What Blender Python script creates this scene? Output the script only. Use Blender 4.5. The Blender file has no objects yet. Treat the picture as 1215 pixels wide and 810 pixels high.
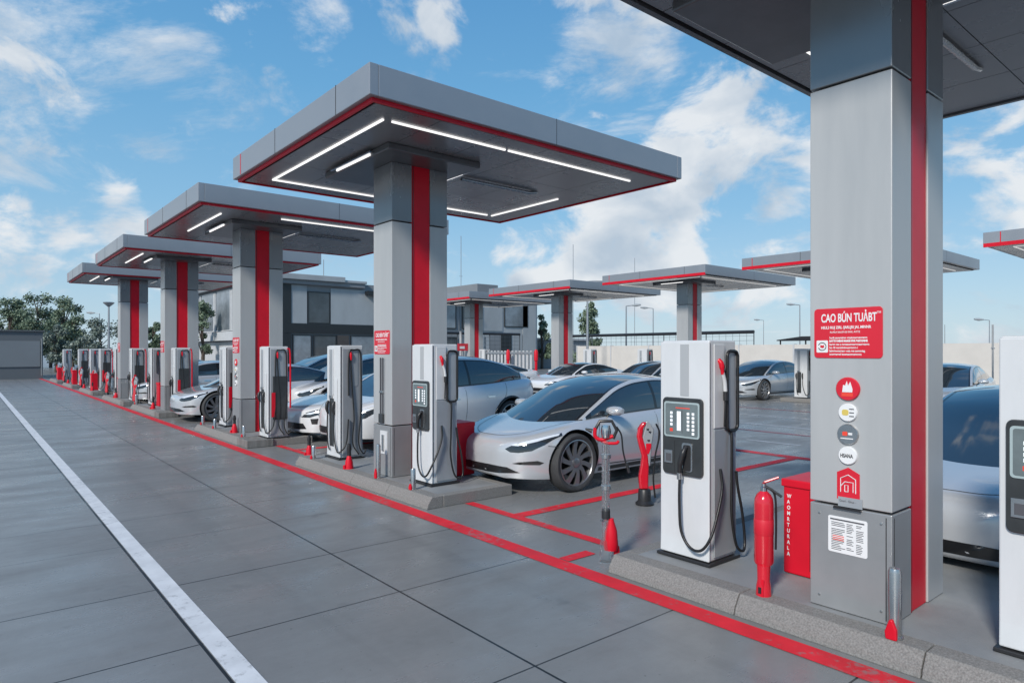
import bpy, bmesh, math, random
from mathutils import Vector, Matrix, noise
from mathutils.bvhtree import BVHTree
R = math.radians
random.seed(7)
scene = bpy.context.scene
col = scene.collection

# ------------------------------------------------------------------ materials
MATS = {}
def mat(name, base=(.5,.5,.5), rough=.5, metal=0., coat=0., spec=.5, emit=None, estr=0., var=0., vscale=3., rvar=0.,
        wear=0., bump=0., bscale=80., stretch=(1,1,1), trans=0., alpha=1., flake=False, coord='Object'):
    if name in MATS: return MATS[name]
    m = bpy.data.materials.new(name); m.use_nodes = True
    nt = m.node_tree; N = nt.nodes; Lk = nt.links
    b = N['Principled BSDF']
    b.inputs['Base Color'].default_value = (*base, 1)
    b.inputs['Roughness'].default_value = rough
    b.inputs['Metallic'].default_value = metal
    b.inputs['Coat Weight'].default_value = coat
    b.inputs['Coat Roughness'].default_value = .04
    b.inputs['Specular IOR Level'].default_value = spec
    b.inputs['Transmission Weight'].default_value = trans
    b.inputs['Alpha'].default_value = alpha
    if emit:
        b.inputs['Emission Color'].default_value = (*emit, 1)
        b.inputs['Emission Strength'].default_value = estr
    if var or rvar or bump:
        tc = N.new('ShaderNodeTexCoord'); mp = N.new('ShaderNodeMapping')
        mp.inputs['Scale'].default_value = stretch
        Lk.new(tc.outputs[coord], mp.inputs[0])
    if var or rvar:
        n = N.new('ShaderNodeTexNoise'); n.inputs['Scale'].default_value = vscale
        n.inputs['Detail'].default_value = 6; n.inputs['Roughness'].default_value = .6
        Lk.new(mp.outputs[0], n.inputs['Vector'])
        if var:
            mr = N.new('ShaderNodeMapRange'); mr.inputs[1].default_value = .3; mr.inputs[2].default_value = .7
            mr.inputs[3].default_value = 1-var; mr.inputs[4].default_value = 1+var
            Lk.new(n.outputs[0], mr.inputs[0])
            vm = N.new('ShaderNodeVectorMath'); vm.operation = 'SCALE'
            vm.inputs[0].default_value = base
            Lk.new(mr.outputs[0], vm.inputs['Scale']); Lk.new(vm.outputs[0], b.inputs['Base Color'])
        if rvar:
            mr2 = N.new('ShaderNodeMapRange'); mr2.inputs[1].default_value = .3; mr2.inputs[2].default_value = .7
            mr2.inputs[3].default_value = max(.02, rough-rvar); mr2.inputs[4].default_value = rough+rvar
            Lk.new(n.outputs[0], mr2.inputs[0]); Lk.new(mr2.outputs[0], b.inputs['Roughness'])
    if wear:
        nw = N.new('ShaderNodeTexNoise'); nw.inputs['Scale'].default_value = 14; nw.inputs['Detail'].default_value = 9; nw.inputs['Roughness'].default_value = .72
        Lk.new(mp.outputs[0], nw.inputs['Vector'])
        nv = N.new('ShaderNodeTexNoise'); nv.inputs['Scale'].default_value = 1.1; Lk.new(mp.outputs[0], nv.inputs['Vector'])
        ad = N.new('ShaderNodeMath'); ad.operation = 'ADD'; Lk.new(nw.outputs[0], ad.inputs[0])
        sc_ = N.new('ShaderNodeMath'); sc_.operation = 'MULTIPLY'; sc_.inputs[1].default_value = .5; Lk.new(nv.outputs[0], sc_.inputs[0]); Lk.new(sc_.outputs[0], ad.inputs[1])
        wr_ = N.new('ShaderNodeMapRange'); wr_.inputs[1].default_value = .80; wr_.inputs[2].default_value = .92; wr_.inputs[3].default_value = 0; wr_.inputs[4].default_value = wear; Lk.new(ad.outputs[0], wr_.inputs[0])
        mw = N.new('ShaderNodeMix'); mw.data_type = 'RGBA'; Lk.new(wr_.outputs[0], mw.inputs[0]); Lk.new(vm.outputs[0], mw.inputs[6]); mw.inputs[7].default_value = (.19,.19,.19,1); Lk.new(mw.outputs[2], b.inputs['Base Color'])
    if bump:
        n2 = N.new('ShaderNodeTexNoise'); n2.inputs['Scale'].default_value = bscale; n2.inputs['Detail'].default_value = 4
        Lk.new(mp.outputs[0], n2.inputs['Vector'])
        bp = N.new('ShaderNodeBump'); bp.inputs['Strength'].default_value = bump; bp.inputs['Distance'].default_value = .01
        Lk.new(n2.outputs[0], bp.inputs['Height']); Lk.new(bp.outputs[0], b.inputs['Normal'])
    MATS[name] = m
    return m

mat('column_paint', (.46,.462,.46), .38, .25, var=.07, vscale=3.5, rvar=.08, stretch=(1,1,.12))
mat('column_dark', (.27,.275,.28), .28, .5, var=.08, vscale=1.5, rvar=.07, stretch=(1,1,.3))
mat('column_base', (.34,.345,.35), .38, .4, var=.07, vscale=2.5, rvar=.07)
mat('joint', (.015,.015,.017), .7)
mat('fascia', (.33,.34,.36), .36, .45, var=.06, vscale=1.2, rvar=.08)
mat('soffit', (.27,.272,.28), .28, .45, var=.06, vscale=.9, rvar=.04, coord='Object')
mat('soffit_box', (.15,.152,.158), .3, .5, var=.1)
mat('red_gloss', (.62,.006,.022), .42, 0, spec=.3, coat=.05, var=.08, vscale=3)
mat('red_dark', (.22,.004,.012), .35, 0, coat=.3)
mat('red_sign', (.62,.012,.03), .4, 0, coat=.2, var=.05)
mat('led', (.9,.9,.9), .4, emit=(1,.98,.95), estr=1.1)
mat('led_dim', (.7,.7,.7), .3, .3, emit=(1,.98,.95), estr=.45)
mat('pump_white', (.62,.63,.64), .33, 0, coat=.25, var=.06, vscale=3.5, rvar=.06, stretch=(1,1,.4))
mat('pump_grey', (.36,.38,.40), .33, .25, var=.08, vscale=3, rvar=.07)
mat('pump_stripe', (.42,.43,.44), .35, .1)
mat('bezel', (.035,.037,.038), .32, 0, coat=.3, var=.2, vscale=6)
mat('steel', (.48,.48,.48), .25, .9, rvar=.1, vscale=8)
mat('black_rubber', (.012,.012,.013), .42, 0, bump=.2, bscale=60)
mat('black_plastic', (.022,.022,.024), .4)
mat('screen', (.10,.125,.13), .08, 0, coat=1, var=.3, vscale=5, emit=(.4,.46,.47), estr=.12)
mat('screen_rim', (.42,.50,.50), .25, .2)
mat('glyph_white', (.85,.87,.88), .4, emit=(.8,.85,.9), estr=.25)
mat('white', (.75,.75,.75), .45)
mat('glyph_red', (.6,.05,.03), .4, emit=(1,.1,.05), estr=.2)
mat('glyph_dark', (.08,.08,.09), .5)
mat('yellow', (.65,.5,.12), .4)
mat('chrome', (.62,.62,.63), .12, 1.)
mat('curb', (.215,.208,.198), .85, 0, var=.34, vscale=95, bump=.5, bscale=180)
mat('island_top', (.24,.25,.255), .6, 0, var=.16, vscale=2.2, rvar=.15, bump=.25, bscale=90)
mat('curb_block', (.17,.168,.16), .8, 0, var=.3, vscale=14, stretch=(1,1,.15), bump=.4)
mat('clear', (.75,.8,.82), .06, 0, trans=.9, alpha=.45)
mat('line_red', (.66,.025,.04), .6, 0, spec=.2, var=.16, vscale=4, rvar=.12, wear=0.65)
mat('line_red_faded', (.28,.07,.09), .5, 0, var=.2, vscale=4, wear=0.8)
mat('line_white', (.66,.67,.68), .5, 0, var=.10, vscale=5, rvar=.12, wear=0.5)
mat('line_white_faded', (.42,.44,.46), .5, 0, var=.25, vscale=4, wear=0.8)
mat('paint_silver', (.54,.56,.585), .24, .3, coat=1, var=.02, vscale=2)
mat('paint_white', (.74,.75,.76), .28, .15, coat=1)
mat('paint_grey', (.50,.53,.56), .27, .35, coat=1)
mat('paint_light', (.74,.75,.77), .28, .2, coat=1)
mat('car_glass', (.018,.028,.038), .03, 0, coat=1, spec=.9)
mat('car_trim', (.012,.012,.013), .3, 0, coat=.4)
mat('under', (.01,.01,.01), .8)
mat('tyre', (.045,.046,.048), .75, 0, var=.2, vscale=10)
mat('rim', (.30,.305,.315), .32, .8)
mat('rim_back', (.02,.02,.02), .6, .3)
mat('lamp_dark', (.03,.035,.04), .06, .2, coat=1)
mat('lamp_bright', (.75,.78,.8), .12, .3, coat=1, emit=(1,1,1), estr=.12)
mat('lamp_red', (.25,.01,.01), .15, coat=1)
mat('bld_light', (.33,.355,.37), .6, 0, var=.12, vscale=.6, stretch=(1,1,.4))
mat('bld_mid', (.20,.215,.23), .55, 0, var=.12, vscale=.6)
mat('bld_dark', (.018,.02,.022), .4)
mat('bld_brown', (.07,.06,.055), .5, var=.2)
mat('bld_white', (.5,.51,.52), .6, var=.08)
mat('bld_glass', (.05,.06,.07), .08, .1, coat=.6, var=.4, vscale=.8)
mat('bld_panel_glass', (.22,.25,.28), .12, .3, var=.3, vscale=1.2)
mat('garage', (.17,.19,.205), .6, 0, var=.06, vscale=.5)
mat('garage_dark', (.105,.118,.13), .6)
mat('wall_cream', (.60,.565,.52), .8, 0, var=.06, vscale=1.)
mat('wire', (.10,.11,.12), .5, .5)
mat('pole', (.35,.37,.39), .45, .5)
mat('bark', (.09,.07,.055), .9, var=.3, vscale=8)
mat('tank_red', (.60,.01,.025), .22, 0, coat=.8, var=.06)

def leafmat(name, c1, c2):
    m = bpy.data.materials.new(name); m.use_nodes = True; nt = m.node_tree
    b = nt.nodes['Principled BSDF']; b.inputs['Roughness'].default_value = .6
    tc = nt.nodes.new('ShaderNodeTexCoord'); n = nt.nodes.new('ShaderNodeTexNoise'); n.inputs['Scale'].default_value = 1.2
    n.inputs['Detail'].default_value = 5
    r = nt.nodes.new('ShaderNodeValToRGB'); r.color_ramp.elements[0].position = .35; r.color_ramp.elements[1].position = .68
    r.color_ramp.elements[0].color = (*c1,1); r.color_ramp.elements[1].color = (*c2,1)
    nt.links.new(tc.outputs['Object'], n.inputs['Vector']); nt.links.new(n.outputs[0], r.inputs[0]); nt.links.new(r.outputs[0], b.inputs['Base Color'])
    MATS[name] = m
leafmat('leaf', (.085,.125,.075), (.25,.32,.22))
leafmat('leaf_pale', (.10,.14,.11), (.28,.32,.28))

def ground_material():
    m = bpy.data.materials.new('concrete_slabs'); m.use_nodes = True; nt = m.node_tree; N = nt.nodes; L = nt.links
    b = N['Principled BSDF']
    tc = N.new('ShaderNodeTexCoord'); sp = N.new('ShaderNodeSeparateXYZ'); L.new(tc.outputs['Object'], sp.inputs[0])
    def math_(op, a, c=None, cl=False):
        n = N.new('ShaderNodeMath'); n.operation = op; n.use_clamp = cl
        for i, v in enumerate((a, c)):
            if v is None: continue
            if isinstance(v, (int, float)): n.inputs[i].default_value = v
            else: L.new(v, n.inputs[i])
        return n.outputs[0]
    X, Y = sp.outputs[0], sp.outputs[1]
    def nz(scale, st=(1,1,1), det=6, rg=.6, off=0):
        mp = N.new('ShaderNodeMapping'); mp.inputs['Scale'].default_value = st; mp.inputs['Location'].default_value = (off,off,0)
        L.new(tc.outputs['Object'], mp.inputs[0])
        n = N.new('ShaderNodeTexNoise'); n.inputs['Scale'].default_value = scale; n.inputs['Detail'].default_value = det
        n.inputs['Roughness'].default_value = rg; L.new(mp.outputs[0], n.inputs['Vector']); return n.outputs[0]
    def line(v, at, w):       # 1 on the joint
        d = math_('ABSOLUTE', math_('SUBTRACT', v, at))
        return math_('LESS_THAN', d, w/2)
    mask = None
    for at, w, s in [(1.098,.018,1.),(2.45,.016,1.),(-1.3,.012,.8),(-3.9,.012,.8),(-6.5,.012,.8)]:
        l = math_('MULTIPLY', line(X, at, w), s)
        mask = l if mask is None else math_('MAXIMUM', mask, l)
    lane = math_('LESS_THAN', X, 3.7)
    ys = [(-2.2,.010,.8),(-.4,.010,.8),(1.55,.012,.9),(2.75,.012,.9),(4.23,.012,.95),(5.4,.013,.95),(6.78,.012,.6),(7.8,.012,.8),(8.9,.012,.6),
          (11.5,.012,.5),(14.6,.014,.45),(18.4,.016,.4),(23,.02,.4),(28.,.02,.35)]
    for at, w, s in ys:
        l = math_('MULTIPLY', math_('MULTIPLY', line(Y, at, w), s), lane)
        mask = math_('MAXIMUM', mask, l)
    for at in (9.,13.6,20.,27.):    # joints of the bay side
        mask = math_('MAXIMUM', mask, math_('MULTIPLY', line(X, at, .012), .5))
    big = nz(.35, (1,1,1), 4, .55); fine = nz(9, (1,1,1), 8, .7); streak = nz(.9, (.7,1.8,1), 7, .62, 3.1); grit = nz(160, (1,1,1), 2, .5)
    v = math_('ADD', math_('MULTIPLY', big, .42), math_('MULTIPLY', streak, .34))
    v = math_('ADD', v, math_('MULTIPLY', fine, .16)); v = math_('ADD', v, math_('MULTIPLY', grit, .12))
    r = N.new('ShaderNodeValToRGB'); e = r.color_ramp.elements
    e[0].position = .36; e[0].color = (.155,.156,.153,1); e[1].position = .70; e[1].color = (.255,.259,.257,1)
    L.new(v, r.inputs[0])
    sp1 = nz(2.3, (1,1,1), 3, .5, 7.7); st = N.new('ShaderNodeMapRange'); st.inputs[1].default_value = .66; st.inputs[2].default_value = .74; st.inputs[3].default_value = 0; st.inputs[4].default_value = .30; L.new(sp1, st.inputs[0])
    sp2 = nz(26, (1,1,1), 2, .5, 1.3); st2 = N.new('ShaderNodeMapRange'); st2.inputs[1].default_value = .71; st2.inputs[2].default_value = .76; st2.inputs[3].default_value = 0; st2.inputs[4].default_value = .45; L.new(sp2, st2.inputs[0])
    dm = N.new('ShaderNodeMix'); dm.data_type = 'RGBA'; L.new(math_('MAXIMUM', st.outputs[0], st2.outputs[0]), dm.inputs[0]); L.new(r.outputs[0], dm.inputs[6]); dm.inputs[7].default_value = (.06,.06,.06,1)
    tn = nz(1.6, (2.5,.12,1), 6, .65, 5.5); tr = N.new('ShaderNodeMapRange'); tr.inputs[1].default_value = .42; tr.inputs[2].default_value = .66; L.new(tn, tr.inputs[0])
    band = None
    for c_ in (1.85, 3.25, -.35, -1.9):
        q_ = math_('SUBTRACT', 1., math_('DIVIDE', math_('ABSOLUTE', math_('SUBTRACT', X, c_)), .16), True)
        band = q_ if band is None else math_('MAXIMUM', band, q_)
    ty = N.new('ShaderNodeMix'); ty.data_type = 'RGBA'; L.new(math_('MULTIPLY', math_('MULTIPLY', band, tr.outputs[0]), .30), ty.inputs[0]); L.new(dm.outputs[2], ty.inputs[6]); ty.inputs[7].default_value = (.05,.05,.052,1)
    dm = ty
    mx = N.new('ShaderNodeMix'); mx.data_type = 'RGBA'; L.new(mask, mx.inputs[0]); L.new(dm.outputs[2], mx.inputs[6])
    mx.inputs[7].default_value = (.012,.013,.014,1); L.new(mx.outputs[2], b.inputs['Base Color'])
    rr = N.new('ShaderNodeMapRange'); rr.inputs[1].default_value = .35; rr.inputs[2].default_value = .65
    rr.inputs[3].default_value = .46; rr.inputs[4].default_value = .20; L.new(streak, rr.inputs[0]); L.new(rr.outputs[0], b.inputs['Roughness'])
    bp = N.new('ShaderNodeBump'); bp.inputs['Strength'].default_value = .18; bp.inputs['Distance'].default_value = .01
    h = math_('SUBTRACT', math_('ADD', math_('MULTIPLY', grit, .3), fine), math_('MULTIPLY', mask, 2.))
    L.new(h, bp.inputs['Height']); L.new(bp.outputs[0], b.inputs['Normal'])
    MATS['ground'] = m
ground_material()

# ------------------------------------------------------------------ mesh helpers
class MB:
    def __init__(s): s.v=[]; s.f=[]; s.m=[]; s.ml=[]
    def mi(s, m):
        if m not in s.ml: s.ml.append(m)
        return s.ml.index(m)
    def add(s, vs, fs, m):
        o = len(s.v); s.v += [tuple(p) for p in vs]; i = s.mi(m)
        for f in fs: s.f.append(tuple(o+k for k in f)); s.m.append(i)
        return s
    def box(s, x0,x1,y0,y1,z0,z1, m):
        vs = [(x,y,z) for z in (z0,z1) for y in (y0,y1) for x in (x0,x1)]
        return s.add(vs, [(0,2,3,1),(4,5,7,6),(0,1,5,4),(2,6,7,3),(0,4,6,2),(1,3,7,5)], m)
    def cbox(s, c, d, m): return s.box(c[0]-d[0]/2,c[0]+d[0]/2,c[1]-d[1]/2,c[1]+d[1]/2,c[2]-d[2]/2,c[2]+d[2]/2, m)
    def tube(s, pts, r, m, n=8, cap=True):
        pts = [Vector(p) for p in pts]; rs = r if isinstance(r,(list,tuple)) else [r]*len(pts)
        t0 = (pts[1]-pts[0]).normalized(); up = Vector((0,0,1)) if abs(t0.z)<.9 else Vector((1,0,0))
        a = t0.cross(up).normalized(); vs=[]; fs=[]
        for i,p in enumerate(pts):
            t = (pts[min(i+1,len(pts)-1)]-pts[max(i-1,0)]).normalized()
            a = (a - t*a.dot(t)).normalized(); b = t.cross(a)
            for k in range(n):
                q = 2*math.pi*k/n; vs.append(p+(a*math.cos(q)+b*math.sin(q))*rs[i])
        for i in range(len(pts)-1):
            for k in range(n):
                fs.append((i*n+k, i*n+(k+1)%n, (i+1)*n+(k+1)%n, (i+1)*n+k))
        if cap: fs += [tuple(range(n))[::-1], tuple(range((len(pts)-1)*n, len(pts)*n))]
        return s.add(vs, fs, m)
    def lathe(s, prof, m, c=(0,0,0), axis='z', n=24, cap=True):      # prof [(r, h)]
        vs=[]; fs=[]
        for r,h in prof:
            for k in range(n):
                q = 2*math.pi*k/n; x,y = r*math.cos(q), r*math.sin(q)
                p = (x,y,h) if axis=='z' else ((x,h,y) if axis=='y' else (h,x,y))
                vs.append((c[0]+p[0],c[1]+p[1],c[2]+p[2]))
        for i in range(len(prof)-1):
            for k in range(n): fs.append((i*n+k,i*n+(k+1)%n,(i+1)*n+(k+1)%n,(i+1)*n+k))
        if cap and prof[0][0] > 1e-6: fs.append(tuple(range(n))[::-1])
        if cap and prof[-1][0] > 1e-6: fs.append(tuple(range((len(prof)-1)*n,len(prof)*n)))
        return s.add(vs, fs, m)
    def slab(s, poly, axis, a0, a1, m):      # polygon extruded along an axis: poly in the other two coords
        def P(u,v,a): return {'x':(a,u,v),'y':(u,a,v),'z':(u,v,a)}[axis]
        n=len(poly); vs=[P(u,v,a0) for u,v in poly]+[P(u,v,a1) for u,v in poly]
        fs=[tuple(range(n))[::-1], tuple(range(n,2*n))]+[(i,(i+1)%n,n+(i+1)%n,n+i) for i in range(n)]
        return s.add(vs, fs, m)
    def build(s, name, parent=None, bevel=0, smooth=None, seg=2, loc=None):
        me = bpy.data.meshes.new(name); me.from_pydata(s.v, [], s.f)
        for m in s.ml: me.materials.append(MATS[m])
        me.polygons.foreach_set('material_index', s.m)
        bm = bmesh.new(); bm.from_mesh(me); bmesh.ops.recalc_face_normals(bm, faces=bm.faces); bm.to_mesh(me); bm.free()
        if smooth is not None:
            me.shade_smooth(); me.set_sharp_from_angle(angle=R(smooth))
        me.update()
        o = bpy.data.objects.new(name, me); col.objects.link(o)
        if parent: o.parent = parent
        if loc: o.location = loc
        if bevel:
            b = o.modifiers.new('bevel','BEVEL'); b.width = bevel; b.segments = seg; b.limit_method='ANGLE'; b.angle_limit=R(35); b.harden_normals=False
        return o

def rrect(w, h, r, n=5, c=(0,0)):
    pts=[]
    for sx,sy,a0 in ((1,1,0),(-1,1,90),(-1,-1,180),(1,-1,270)):
        for k in range(n+1):
            a=R(a0+90*k/n); pts.append((c[0]+sx*(w/2-r)+r*math.cos(a), c[1]+sy*(h/2-r)+r*math.sin(a)))
    return pts
def spl(pts, n=10):      # Catmull-Rom through 3D points
    P=[Vector(p) for p in pts]; P=[P[0]*2-P[1]]+P+[P[-1]*2-P[-2]]; out=[]
    for i in range(1,len(P)-2):
        for k in range(n):
            t=k/n; a,b,c,d=P[i-1],P[i],P[i+1],P[i+2]
            out.append(.5*((2*b)+(c-a)*t+(2*a-5*b+4*c-d)*t*t+(3*b-a-3*c+d)*t**3))
    out.append(P[-2]); return out
def curve(pts):          # monotone cubic (Fritsch-Carlson) y(x)
    xs=[p[0] for p in pts]; ys=[p[1] for p in pts]; n=len(xs)
    d=[(ys[i+1]-ys[i])/(xs[i+1]-xs[i]) for i in range(n-1)]
    m=[d[0]]+[0 if d[i-1]*d[i]<=0 else 2*d[i-1]*d[i]/(d[i-1]+d[i]) for i in range(1,n-1)]+[d[-1]]
    def f(x):
        if x<=xs[0]: return ys[0]
        if x>=xs[-1]: return ys[-1]
        i=max(k for k in range(n-1) if xs[k]<=x); h=xs[i+1]-xs[i]; t=(x-xs[i])/h
        return (2*t**3-3*t*t+1)*ys[i]+(t**3-2*t*t+t)*h*m[i]+(-2*t**3+3*t*t)*ys[i+1]+(t**3-t*t)*h*m[i+1]
    return f

def tag(o, label=None, cat=None, group=None, kind=None):
    if label: o['label']=label
    if cat: o['category']=cat
    if group: o['group']=group
    if kind: o['kind']=kind
    return o
def thing(name, label, cat, loc=(0,0,0), rotz=0, group=None):
    o=bpy.data.objects.new(name,None); col.objects.link(o); o.empty_display_size=.1
    o.location=loc; o.rotation_euler=(0,0,rotz); return tag(o,label,cat,group)
def dup(root, loc, rotz=0, label=None, group=None, scale=None):
    def rec(o, parent):
        c=o.copy(); col.objects.link(c)
        if parent: c.parent=parent
        for ch in list(o.children): rec(ch, c)
        return c
    r=rec(root,None); r.location=loc; r.rotation_euler=(0,0,rotz)
    if label: r['label']=label
    if group: r['group']=group
    if scale: r.scale=scale
    return r
def text(s, size, name, m, parent, loc, rot, bold=0., ex=.0008, xs=1., align='LEFT'):
    c=bpy.data.curves.new(name,'FONT'); c.body=s; c.size=size; c.offset=bold; c.extrude=ex; c.align_x=align
    t=bpy.data.objects.new('t',c); col.objects.link(t)
    me=bpy.data.meshes.new_from_object(t.evaluated_get(bpy.context.evaluated_depsgraph_get()))
    bpy.data.objects.remove(t)
    me.name=name; me.materials.clear(); me.materials.append(MATS[m])
    M=rot.to_4x4() @ Matrix.Diagonal((xs,1,1,1)); me.transform(M)
    o=bpy.data.objects.new(name,me); col.objects.link(o); o.location=loc
    if parent: o.parent=parent
    return o
FACE_X=Matrix(((0,0,-1),(-1,0,0),(0,1,0)))     # text facing -X (reads towards -Y)
FACE_Y=Matrix(((1,0,0),(0,0,-1),(0,1,0)))      # text facing -Y

# ------------------------------------------------------------------ camera, world, sun
cam=bpy.data.cameras.new('Camera'); co=bpy.data.objects.new('Camera',cam); col.objects.link(co)
cam.sensor_width=36; cam.lens=786/1215*36; cam.clip_end=3000; cam.clip_start=.05
cam.shift_y=11/1215
co.location=(0,0,1.75); yaw=math.atan2(.6388,.7694)
co.rotation_euler=(R(90),0,-yaw); scene.camera=co
scene.view_settings.view_transform='Standard'; scene.view_settings.look='None'; scene.view_settings.exposure=0

SUN_EL=36; sun_dir=Vector((-.93,-.36,0)).normalized()   # horizontal direction TO the sun
sd=Vector((sun_dir.x*math.cos(R(SUN_EL)), sun_dir.y*math.cos(R(SUN_EL)), math.sin(R(SUN_EL))))
sl=bpy.data.lights.new('Sun','SUN'); sl.energy=3.7; sl.angle=R(8); sl.color=(1,.95,.88)
so=bpy.data.objects.new('Sun',sl); col.objects.link(so); so.rotation_euler=sd.to_track_quat('Z','Y').to_euler(); so.location=(-20,-10,30)

w=bpy.data.worlds.new('World'); scene.world=w; w.use_nodes=True; nt=w.node_tree; N=nt.nodes; L=nt.links
bg=N['Background']; bg.inputs[1].default_value=.125
sky=N.new('ShaderNodeTexSky'); sky.sky_type='NISHITA'; sky.sun_disc=False; sky.sun_elevation=R(SUN_EL)
sky.sun_rotation=math.atan2(sd.x,sd.y); sky.air_density=1.15; sky.dust_density=.35; sky.ozone_density=1.6
tc=N.new('ShaderNodeTexCoord')
def wm(op,a,b=None,cl=False):
    n=N.new('ShaderNodeMath'); n.operation=op; n.use_clamp=cl
    for i,v in enumerate((a,b)):
        if v is None: continue
        if isinstance(v,(int,float)): n.inputs[i].default_value=v
        else: L.new(v,n.inputs[i])
    return n.outputs[0]
def px_dir(px,py):
    k=(px-607.5)/786; e=(416-py)/786
    return Vector((.6388+k*.7694,.7694-k*.6388,e)).normalized()
nrm=N.new('ShaderNodeVectorMath'); nrm.operation='NORMALIZE'; L.new(tc.outputs['Generated'],nrm.inputs[0])
def lobe(px,py,rad,amp):      # soft patch of the sky, in degrees
    d=px_dir(px,py); dt=N.new('ShaderNodeVectorMath'); dt.operation='DOT_PRODUCT'; L.new(nrm.outputs[0],dt.inputs[0]); dt.inputs[1].default_value=d
    mr=N.new('ShaderNodeMapRange'); mr.interpolation_type='SMOOTHSTEP'; mr.inputs[1].default_value=math.cos(R(rad)); mr.inputs[2].default_value=1.
    mr.inputs[3].default_value=0; mr.inputs[4].default_value=amp; L.new(dt.outputs['Value'],mr.inputs[0]); return mr.outputs[0]
sepw=N.new('ShaderNodeSeparateXYZ'); L.new(nrm.outputs[0],sepw.inputs[0])
zc=wm('ADD',wm('MAXIMUM',sepw.outputs[2],.0),.16)
cmb=N.new('ShaderNodeCombineXYZ'); L.new(wm('DIVIDE',sepw.outputs[0],zc),cmb.inputs[0]); L.new(wm('DIVIDE',sepw.outputs[1],zc),cmb.inputs[1]); L.new(wm('MULTIPLY',sepw.outputs[2],6.),cmb.inputs[2])
def wn(vec,scale,det,rg,dist=0,loc=(0,0,0),st=(1,1,1),rot=0):
    mp=N.new('ShaderNodeMapping'); mp.inputs['Location'].default_value=loc; mp.inputs['Scale'].default_value=st; mp.inputs['Rotation'].default_value=(0,0,rot); L.new(vec,mp.inputs[0])
    n=N.new('ShaderNodeTexNoise'); n.inputs['Scale'].default_value=scale; n.inputs['Detail'].default_value=det; n.inputs['Roughness'].default_value=rg; n.inputs['Distortion'].default_value=dist
    L.new(mp.outputs[0],n.inputs['Vector']); return n.outputs[0]
# cumulus: noise in direction space; cirrus-like wisps: stretched noise on a high plane
cum=wn(nrm.outputs[0],7.,10,.60,.35,(1.3,.4,.2),(1,1,1.5))
wis=wn(cmb.outputs[0],2.3,10,.66,.35,(2.2,.7,0),(1,.5,.5),.75)
cm=None
for a in [(825,130,7,.20),(800,60,6,.10),(870,225,8,.20),(690,285,8,.20),(780,285,9,.22),(930,200,7,.18),(640,310,6,.2),(60,310,9,.13),(150,268,3.6,.17),(20,350,8,.10),(530,18,2.8,.17),(560,360,10,.09),(1180,250,12,.04),(950,300,11,.11),(-400,250,26,.12),(1800,200,30,.12),(420,300,9,.07)]:
    l=lobe(*a); cm=l if cm is None else wm('MAXIMUM',cm,l)
wmk=None
for a in [(50,30,9,.17),(110,70,6,.13),(180,20,8,.17),(235,80,6,.14),(360,25,5,.16),(300,95,4,.14),(740,60,7,.13),(700,90,5,.1),(-250,-150,26,.14)]:
    l=lobe(*a); wmk=l if wmk is None else wm('MAXIMUM',wmk,l)
def thr(n,mask,lo,hi):
    mr=N.new('ShaderNodeMapRange'); mr.interpolation_type='SMOOTHSTEP'; mr.inputs[1].default_value=lo; mr.inputs[2].default_value=hi; L.new(wm('ADD',n,mask),mr.inputs[0]); return mr.outputs[0]
c1=thr(cum,cm,.575,.73); c2=wm('MULTIPLY',thr(wis,wmk,.57,.80),.85)
cl=wm('MAXIMUM',c1,c2)
# cloud shade: brighter tops, greyer undersides
sh=wn(nrm.outputs[0],7.5,5,.5,.25,(1.3,.4,.2-.075),(1,1,1.5))
shr=N.new('ShaderNodeValToRGB'); shr.color_ramp.elements[0].position=.42; shr.color_ramp.elements[1].position=.64
shr.color_ramp.elements[0].color=(6.6,6.8,7.0,1); shr.color_ramp.elements[1].color=(3.9,4.6,5.4,1); L.new(sh,shr.inputs[0])
# clear-sky colour by elevation, mixed over the physical sky
gr=N.new('ShaderNodeValToRGB'); L.new(wm('MAXIMUM',sepw.outputs[2],0.),gr.inputs[0]); ge=gr.color_ramp.elements
def srgb(r,g,b_,k=8.): return tuple((((c/255+.055)/1.055)**2.4)*k for c in (r,g,b_))+(1,)
ge[0].position=0.; ge[0].color=srgb(186,212,230); ge[1].position=1.; ge[1].color=srgb(52,112,176)
for p_,c_ in ((.08,srgb(168,204,230)),(.20,srgb(134,188,226)),(.36,srgb(104,170,218)),(.55,srgb(80,148,206))):
    e_=ge.new(p_); e_.color=c_
mh=N.new('ShaderNodeMix'); mh.data_type='RGBA'; mh.inputs[0].default_value=.85; L.new(sky.outputs[0],mh.inputs[6]); L.new(gr.outputs[0],mh.inputs[7])
mc=N.new('ShaderNodeMix'); mc.data_type='RGBA'; L.new(wm('MULTIPLY',cl,.92),mc.inputs[0]); L.new(mh.outputs[2],mc.inputs[6]); L.new(shr.outputs[0],mc.inputs[7])
L.new(mc.outputs[2],bg.inputs[0])

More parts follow.
